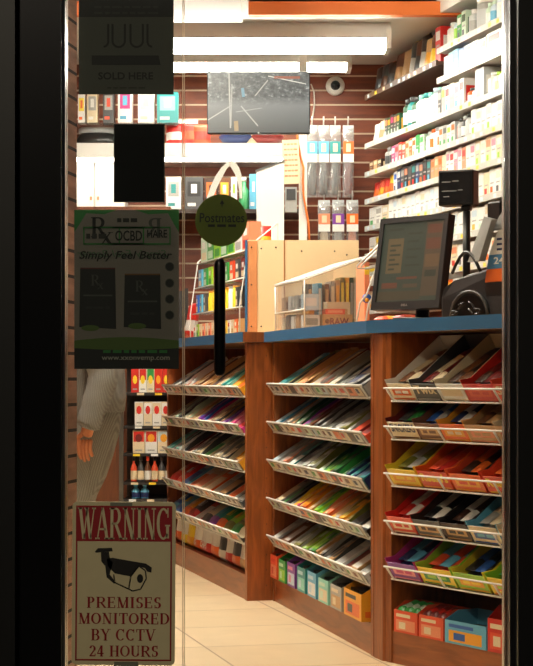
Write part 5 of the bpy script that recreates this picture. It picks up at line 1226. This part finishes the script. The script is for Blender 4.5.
# ---- narrow black shelving of drinks and cartons far left
Yk = 9.25
bk = empty('carton_rack', T(px(119, Yk), Yk, 0)); tag(bk, 'black shelving of bright cartons and bottles beyond the grey person', 'shelf rack')
Wk = px(172, Yk)-px(119, Yk)+.06
BKM = mat('rack_black', (34, 28, 25), .5)
MB().box((.02, .26, 0), (Wk, .28, 1.32), BKM).build('back_panel', bk)
MB().box((0, .0, 0), (.022, .02, 1.32), mat('rack_post_grey', (92, 86, 76), .4, .5)).build('post', bk); MB().box((Wk, 0, 0), (Wk+.02, .02, 1.32), BKM).build('post', bk)
zk = [.12, pz(499, Yk), pz(482, Yk), pz(453.5, Yk), pz(426, Yk), pz(392.5, Yk), 1.06]
for z in zk: MB().box((.0225, .0, z-.014), (Wk-.0005, .259, z), BKM).build('shelf', bk)
for q, z in enumerate(zk[1:6]):
    m = MB(); [m.box((.05+.09*i+.01*q, -.002, z-.013), (.085+.09*i+.01*q, -.0004, z-.002), pm(['white', 'cream', 'yellow'][(i+q) % 3])) for i in range(2+(q % 2))]; m.build('price_tag', bk)
def on_rack(k, x0, x1, y0, n, cols, kind, nm):
    w = (px(x1, Yk)-px(x0, Yk))/n; h = (pz(y0, Yk)-zk[k])
    for i in range(n):
        c, a, b2 = cols[i % len(cols)]; ww_ = w*.95; X = px(x0, Yk)+w*i; Y_ = Yk+.02
        pos = '%s along the %s shelf of the black shelving' % (ORD[i], {5: 'highest visible', 4: 'second visible', 3: 'third visible', 2: 'bottle', 1: 'lowest visible'}[k])
        if kind == 'box':
            m = MB().box((0, 0, 0), (ww_, .12, h), pm(c)); y = -.0005
            m.add([(ww_*.06, y, h*.5), (ww_*.94, y, h*.5), (ww_*.94, y, h*.95), (ww_*.06, y, h*.95)], [(0, 1, 2, 3)], pm(a))
            n_ = 10; m.add([(ww_*.5+ww_*.3*math.cos(2*PI*q/n_), y-.0005, h*(.52 if nm != 'pack' else .66)+h*.18*math.sin(2*PI*q/n_)) for q in range(n_)], [tuple(range(n_))], pm(b2))
            m.add([(ww_*.2, y-.0005, h*.1), (ww_*.8, y-.0005, h*.1), (ww_*.8, y-.0005, h*.16), (ww_*.2, y-.0005, h*.16)], [(0, 1, 2, 3)], pm('grey'))
            o = m.build('drink_carton' if nm == 'carton' else 'cigarette_carton', None, T(X, Y_, zk[k]+.0006)); tag(o, '%s carton, %s mark, %s' % (c, b2, pos), 'carton', 'cartons on the black shelving')
        else:
            r_ = min(ww_/2, .035)
            m = MB().lathe([(r_*.95, 0), (r_, .006), (r_, h*.5), (r_*.8, h*.58), (r_*.35, h*.72), (r_*.35, h*.8)], pm(c), 14, T(ww_/2, r_, 0)); m.lathe([(r_*1.01, h*.08), (r_*1.01, h*.42)], pm(a), 14, T(ww_/2, r_, 0), caps=False)
            o = m.build('bottle', None, T(X, Y_, zk[k]+.0006)); tag(o, '%s bottle, %s cap, %s' % (c, b2, pos), 'bottle', 'bottles on the black shelving')
            MB().lathe([(r_*.5, h*.802), (r_*.5, h*.95), (r_*.4, h)], pm(b2), 12, T(ww_/2, r_, 0)).build('bottle_cap', o)
on_rack(5, 131, 170, 368, 5, [('red', 'red', 'yellow'), ('white', 'red', 'yellow'), ('cream', 'green', 'yellow'), ('red', 'red', 'amber')], 'box', 'carton')
on_rack(4, 134.5, 170, 402, 4, [('white', 'cream', 'red'), ('cream', 'white', 'red')], 'box', 'pack')
on_rack(3, 132.5, 170, 430.5, 3, [('cream', 'red', 'maroon'), ('white', 'red', 'amber'), ('cream', 'pale blue', 'amber')], 'box', 'pack')
on_rack(2, 130, 172, 456, 6, [('orange-red', 'cream', 'black'), ('charcoal', 'cream', 'charcoal'), ('brown', 'white', 'orange-red')], 'bottle', 'b')
on_rack(1, 131, 149, 484, 2, [('light blue', 'navy', 'light blue')], 'bottle', 'b')
on_rack(1, 152, 172, 488, 3, [('navy', 'grey', 'charcoal')], 'bottle', 'b') if False else None
# ================================================================== the person in grey, seen between the posters
SKIN = mat('skin', (206, 132, 92), .5, noise=.12, nscale=60)
def knit(name, a, b, sc, rot):
    m = bpy.data.materials.new(name); m.use_nodes = True; nt = m.node_tree; p = nt.nodes['Principled BSDF']; L = nt.links
    tc = nt.nodes.new('ShaderNodeTexCoord'); mp = nt.nodes.new('ShaderNodeMapping'); mp.inputs['Rotation'].default_value = rot
    w = nt.nodes.new('ShaderNodeTexWave'); w.inputs['Scale'].default_value = sc; w.inputs['Distortion'].default_value = 1.5; w.inputs['Detail'].default_value = 2
    L.new(tc.outputs['Object'], mp.inputs[0]); L.new(mp.outputs[0], w.inputs['Vector'])
    cr = nt.nodes.new('ShaderNodeValToRGB'); cr.color_ramp.elements[0].color = lin(*a); cr.color_ramp.elements[1].color = lin(*b)
    L.new(w.outputs['Fac'], cr.inputs[0]); L.new(cr.outputs[0], p.inputs['Base Color']); p.inputs['Roughness'].default_value = .9
    bp = nt.nodes.new('ShaderNodeBump'); bp.inputs['Strength'].default_value = .35; bp.inputs['Distance'].default_value = .006
    L.new(w.outputs['Fac'], bp.inputs['Height']); L.new(bp.outputs[0], p.inputs['Normal'])
    return m
KN = knit('grey_knit', (132, 132, 129), (150, 150, 146), 44, (0, .15, .3))
KS = knit('grey_ribbed_skirt', (122, 122, 118), (152, 152, 147), 58, (0, -.3, .2))
def skin(verts, edges, mt, levels=2, root=0):
    me = bpy.data.meshes.new('b'); me.from_pydata([v[0] for v in verts], edges, []); o = bpy.data.objects.new('b', me); COL.objects.link(o)
    o.modifiers.new('s', 'SKIN'); sv = me.skin_vertices[0].data
    for i, v in enumerate(verts):
        r = v[1]; sv[i].radius = r if isinstance(r, tuple) else (r, r); sv[i].use_root = (i == root)
    sb = o.modifiers.new('u', 'SUBSURF'); sb.levels = levels; sb.render_levels = levels
    dg = bpy.context.evaluated_depsgraph_get(); dg.update()
    nm = bpy.data.meshes.new_from_object(o.evaluated_get(dg))
    vs = [tuple(v.co) for v in nm.vertices]; fs = [tuple(p.vertices) for p in nm.polygons]
    bpy.data.objects.remove(o); bpy.data.meshes.remove(me); bpy.data.meshes.remove(nm)
    return vs, fs
PO = Vector((-.70, 7.0, 0))
def W(x, y, z): return (x-PO.x, y-PO.y, z)
body = MB()
V = [(W(-.655, 7, .80), (.105, .13)), (W(-.66, 7, .93), (.095, .11)), (W(-.665, 7, 1.08), (.105, .12)), (W(-.665, 7, 1.19), (.085, .12)), (W(-.675, 7, 1.24), .05), (W(-.69, 7, 1.275), .047),
     (W(-.70, 7, 1.32), (.078, .066)), (W(-.70, 7, 1.39), (.09, .076)), (W(-.695, 7, 1.43), (.06, .055)),
     (W(-.65, 6.86, 1.18), .052), (W(-.60, 6.80, .875), .036), (W(-.652, 6.79, .70), .024), (W(-.664, 6.79, .655), (.026, .018)),
     (W(-.65, 7.14, 1.18), .052), (W(-.62, 7.2, .90), .036), (W(-.70, 7.2, .70), .024), (W(-.73, 7.2, .655), (.026, .018)),
     (W(-.665, 6.92, .74), .085), (W(-.735, 6.92, .43), .056), (W(-.78, 6.92, .09), .038), (W(-.90, 6.92, .035), (.032, .03)),
     (W(-.665, 7.08, .74), .085), (W(-.72, 7.08, .43), .056), (W(-.74, 7.08, .09), .038), (W(-.86, 7.08, .035), (.032, .03))]
E_ = [(0, 1), (1, 2), (2, 3), (3, 4), (4, 5), (5, 6), (6, 7), (7, 8), (3, 9), (9, 10), (10, 11), (11, 12), (3, 13), (13, 14), (14, 15), (15, 16),
      (0, 17), (17, 18), (18, 19), (19, 20), (0, 21), (21, 22), (22, 23), (23, 24)]
vs, fs = skin(V, E_, SKIN); body.add(vs, fs, SKIN, None, True)
# nose, and the fingers of both hands, rooted inside head and palms
vs, fs = skin([(W(-.775, 7, 1.385), .012), (W(-.797, 7, 1.36), .014), (W(-.785, 7, 1.352), .012)], [(0, 1), (1, 2)], SKIN, 1); body.add(vs, fs, SKIN, None, True)
for yc in (6.79, 7.2):
    dx = 0 if yc < 7 else -.066
    for k, (ox, ln_) in enumerate(((-.022, .072), (-.008, .082), (.006, .078), (.019, .062))):
        bx = -.664+dx+ox
        vs, fs = skin([(W(bx, yc, .65), .0095), (W(bx-.004, yc, .645-ln_*.35), .009), (W(bx-.002, yc+.008, .645-ln_*.7), .008), (W(bx+.006, yc+.016, .645-ln_), .0065)], [(0, 1), (1, 2), (2, 3)], SKIN, 1)
        body.add(vs, fs, SKIN, None, True)
    vs, fs = skin([(W(-.672+dx, yc, .672), .011), (W(-.698+dx, yc-.004, .65), .010), (W(-.705+dx, yc+.0, .622), .008)], [(0, 1), (1, 2)], SKIN, 1); body.add(vs, fs, SKIN, None, True)
for yy in (6.925, 7.075): body.lathe([(.001, 0), (.018, .006), (.024, .016), (.018, .028), (.001, .03)], SKIN, 10, T(*W(-.69, yy, 1.365)) @ Matrix.Scale(.4, 4, (0, 1, 0)))
person = body.build('person', None, T(*PO)); tag(person, 'person in a grey knit jacket and long ribbed grey skirt, hand hanging, behind the glass', 'person')
for yy in (6.968, 7.032):
    MB().lathe([(.001, -.009), (.007, -.006), (.0095, 0), (.007, .006), (.001, .009)], mat('eye_white', (230, 228, 222), .2), 12, T(*W(-.772, yy, 1.385))).build('eye', person)
    MB().box((-.784-PO.x, yy-7-.014, 1.404), (-.774-PO.x, yy-7+.014, 1.409), mat('hair_dark', (40, 28, 22), .6)).build('eyebrow', person)
MB().lathe([(.001, -.02), (.006, -.012), (.008, 0), (.006, .012), (.001, .02)], mat('lip', (160, 80, 70), .5), 10, T(*W(-.775, 7, 1.322)) @ Matrix.Rotation(PI/2, 4, 'X')).build('mouth', person)
m = MB(); HM = mat('hair_dark', (40, 28, 22), .6); cxh = -.672
rings = [(1.20, -.612, .035, .075), (1.25, -.618, .05, .088), (1.31, -.635, .072, .094), (1.36, -.652, .084, .094), (1.395, -.668, .098, .094), (1.42, -.676, .102, .09), (1.445, -.68, .09, .078), (1.465, -.682, .062, .052), (1.473, -.683, .02, .018)]
n = 28; vs = []; fs = []
for i, (z, c, a_, b_) in enumerate(rings):
    for k in range(n):
        t = 2*PI*k/n; rp_ = 1+.02*math.sin(9*t); vs.append(W(c+a_*rp_*math.cos(t), 7+b_*rp_*math.sin(t), z))
for i in range(len(rings)-1):
    for k in range(n): fs.append((i*n+k, i*n+(k+1) % n, (i+1)*n+(k+1) % n, (i+1)*n+k))
fs += [tuple(range(n-1, -1, -1)), tuple(range((len(rings)-1)*n, len(rings)*n))]
m.add(vs, fs, HM, None, True); m.build('hair', person)
# jacket with sleeves
m = MB()
tor = [(.745, -.665, .124, .155), (.75, -.663, .128, .158), (.80, -.658, .128, .16), (.88, -.66, .124, .155), (1.0, -.667, .125, .155), (1.12, -.668, .125, .165), (1.2, -.668, .105, .15), (1.24, -.672, .075, .09), (1.275, -.68, .062, .065)]
n = 36; vs = []; fs = []
for i, (z, c, a, b_) in enumerate(tor):
    for k in range(n):
        t = 2*PI*k/n; rip = 1+.012*math.sin(5*t+z*14)
        vs.append(W(c+a*rip*math.cos(t), 7+b_*rip*math.sin(t), z))
for i in range(len(tor)-1):
    for k in range(n): fs.append((i*n+k, i*n+(k+1) % n, (i+1)*n+(k+1) % n, (i+1)*n+k))
m.add(vs, fs, KN, None, True)
def sleeve_tube(pts, rs):
    P_ = []; R_ = []
    N = 26
    for i in range(N+1):
        f_ = i/N*(len(pts)-1); j_ = min(int(f_), len(pts)-2); u_ = f_-j_
        a, b_ = Vector(pts[j_]), Vector(pts[j_+1]); P_.append(a.lerp(b_, u_)); R_.append((rs[j_]*(1-u_)+rs[j_+1]*u_)*(1+.035*math.sin(i*1.9)))
    m.tube(P_, R_, KN, 18)
sleeve_tube([W(-.66, 6.90, 1.19), W(-.64, 6.83, 1.10), W(-.615, 6.79, .98), W(-.597, 6.775, .875), W(-.622, 6.765, .79), W(-.65, 6.765, .705), W(-.653, 6.767, .697)], [.06, .066, .062, .056, .05, .046, .04])
sleeve_tube([W(-.66, 7.10, 1.19), W(-.64, 7.17, 1.10), W(-.625, 7.2, .98), W(-.62, 7.22, .89), W(-.66, 7.215, .80), W(-.70, 7.21, .71), W(-.705, 7.21, .70)], [.06, .066, .062, .056, .05, .046, .04])
m.tube([W(-.643, 6.765, .725), W(-.652, 6.765, .70)], [.047, .046], KN, 18); m.build('jacket', person)
# long skirt with soft folds
m = MB(); sk = [(.82, -.66, .108, .142), (.74, -.664, .116, .15), (.66, -.678, .118, .155), (.58, -.70, .118, .158), (.50, -.725, .117, .16), (.43, -.755, .112, .16), (.34, -.78, .112, .165), (.22, -.80, .118, .17), (.14, -.805, .122, .175)]
vs = []; fs = []; n = 60
for i, (z, c, a, b_) in enumerate(sk):
    for k in range(n):
        t = 2*PI*k/n; rip = 1+(.008+.02*i/8)*math.sin(11*t+i*.25)
        vs.append(W(c+a*rip*math.cos(t), 7+b_*rip*math.sin(t), z))
for i in range(len(sk)-1):
    for k in range(n): fs.append((i*n+k, i*n+(k+1) % n, (i+1)*n+(k+1) % n, (i+1)*n+k))
m.add(vs, [f[::-1] for f in fs], KS, None, True); m.build('long_skirt', person)
for yy, xx in ((6.92, -.835), (7.08, -.795)):
    m = MB(); m.lathe([(.9, 0), (1, .15), (.95, .5), (.6, .9), (.2, 1.0)], mat('shoe_dark', (34, 30, 28), .5), 20, T(*W(xx, yy, .001)) @ Matrix.Diagonal((.125, .048, .085, 1))); m.build('shoe', person)

# ================================================================== ceiling lamps
FXG = mat('fixture_enamel', (206, 203, 196), .5)
def fixture(x0, x1, Y, zb, TM, hl):
    t = empty('ceiling_light', T((x0+x1)/2, Y, zb)); w_ = (x1-x0)/2
    MB().box((-w_, -.07, .0905), (w_, .07, 2.5985-zb), FXG).build('housing', t)
    MB().box((-w_+.02, -.085, hl+.001), (w_-.02, .08, .09), FXG).box((-w_+.02, .076, .001), (w_-.02, .08, hl), FXG).build('light_shield_reflector', t)  # wide cap and hidden back skirt, added to block stray tube light
    MB().prism([(-.05, .0), (.05, .0), (.07, .02), (.07, hl), (-.07, hl), (-.07, .02)], -w_+.025, w_-.025, TM, Matrix(((0, 0, 1, 0), (1, 0, 0, 0), (0, 1, 0, 0), (0, 0, 0, 1)))).build('lit_diffuser', t)
    for s in (-1, 1): MB().box((min(s*(w_-.024), s*w_), -.105, -.002), (max(s*(w_-.024), s*w_), .105, .09), mat('end_cap_white', (214, 208, 196), .4)).build('end_cap', t)
    return t
t1 = fixture(px(390, 9.05)-1.2, px(390, 9.05), 9.05, 2.469, M_TUBE, .05); tag(t1, 'long bright fluorescent ceiling light nearest the orange beam', 'ceiling light')
t2 = fixture(px(351, 9.75)-1.2, px(351, 9.75), 9.75, 2.493, M_TUBE2, .028); tag(t2, 'second bright fluorescent ceiling light, lower in view above the television', 'ceiling light')
# a third one over the aisle, above the picture
t3 = empty('ceiling_light', T(-.58, 7.0, 2.75)); tag(t3, 'fluorescent ceiling light over the customer aisle before the orange beam', 'ceiling light')
MB().box((-.07, -.6, .04), (.07, .6, .0985), WH).build('housing', t3)
MB().box((-.06, -.58, .0), (.06, .58, .039), mat('lit_tube_aisle', (255, 246, 230), emit=165)).build('lit_diffuser', t3)
t4 = empty('ceiling_light', T(-.45, 5.3, 2.75)); tag(t4, 'unseen ceiling light added over the entrance to brighten the racks', 'ceiling light')  # unseen fixture, added to brighten the counter fronts and entrance
MB().box((-.07, -.6, .04), (.07, .6, .0985), WH).build('housing', t4)
MB().box((-.06, -.58, .0), (.06, .58, .039), mat('fill_tube_entrance', (255, 240, 216), emit=56)).build('lit_diffuser', t4)
uw = empty('ceiling_unit', T(px(212, 8.4), 8.4, pz(11.5, 8.4))); tag(uw, 'white boxed unit on the ceiling beside the left end of the orange beam', 'ceiling unit')
wu = px(248, 8.4)-px(212, 8.4)
MB().box((-wu-.1, -.25, .02), (wu, .25, 2.849-pz(11.5, 8.4)), WH).build('body', uw); MB().box((-wu-.11, -.26, 0), (wu-.03, .26, .0195), mat('end_cap_white', (214, 208, 196), .4)).build('grille', uw)

# dim street lamp outside, behind the viewer
sl = empty('street_lamp', T(-1.7, -.6, -.05)); tag(sl, 'street lamp standing on the dark pavement outside the shop', 'street lamp')
MB().tube([(0, 0, 0), (0, 0, 3.6), (.1, .1, 3.85), (.3, .35, 3.95)], [.05, .04, .035, .03], M_DARKMETAL, 14).build('lamp_post', sl)
MB().box((.2, .3, 3.90), (.5, .62, 3.98), M_DARKMETAL).build('lamp_head', sl)
MB().box((.22, .32, 3.885), (.48, .60, 3.8995), mat('street_lamp_lens', (255, 240, 212), emit=370)).build('lamp_lens', sl)

# ================================================================== world, camera, exposure
w = bpy.data.worlds.new('night'); w.use_nodes = True; SC.world = w
w.node_tree.nodes['Background'].inputs[0].default_value = (.004, .004, .005, 1); w.node_tree.nodes['Background'].inputs[1].default_value = 1
cd_ = bpy.data.cameras.new('camera'); co = bpy.data.objects.new('camera', cd_); COL.objects.link(co)
cd_.sensor_fit = 'HORIZONTAL'; cd_.sensor_width = 36; cd_.lens = 36*F/533; cd_.shift_y = (HZ-333)/533; cd_.clip_start = .05; cd_.clip_end = 60
co.location = (0, 0, H); co.rotation_euler = (PI/2, 0, 0); SC.camera = co
vs_ = SC.view_settings; vs_.view_transform = 'Standard'; vs_.look = 'None'; vs_.gamma = 1; vs_.exposure = .45; vs_.use_curve_mapping = False
cy = SC.cycles; cy.max_bounces = 10; cy.diffuse_bounces = 5; cy.glossy_bounces = 3; cy.transparent_max_bounces = 24; cy.use_denoising = True; cy.sample_clamp_indirect = 4
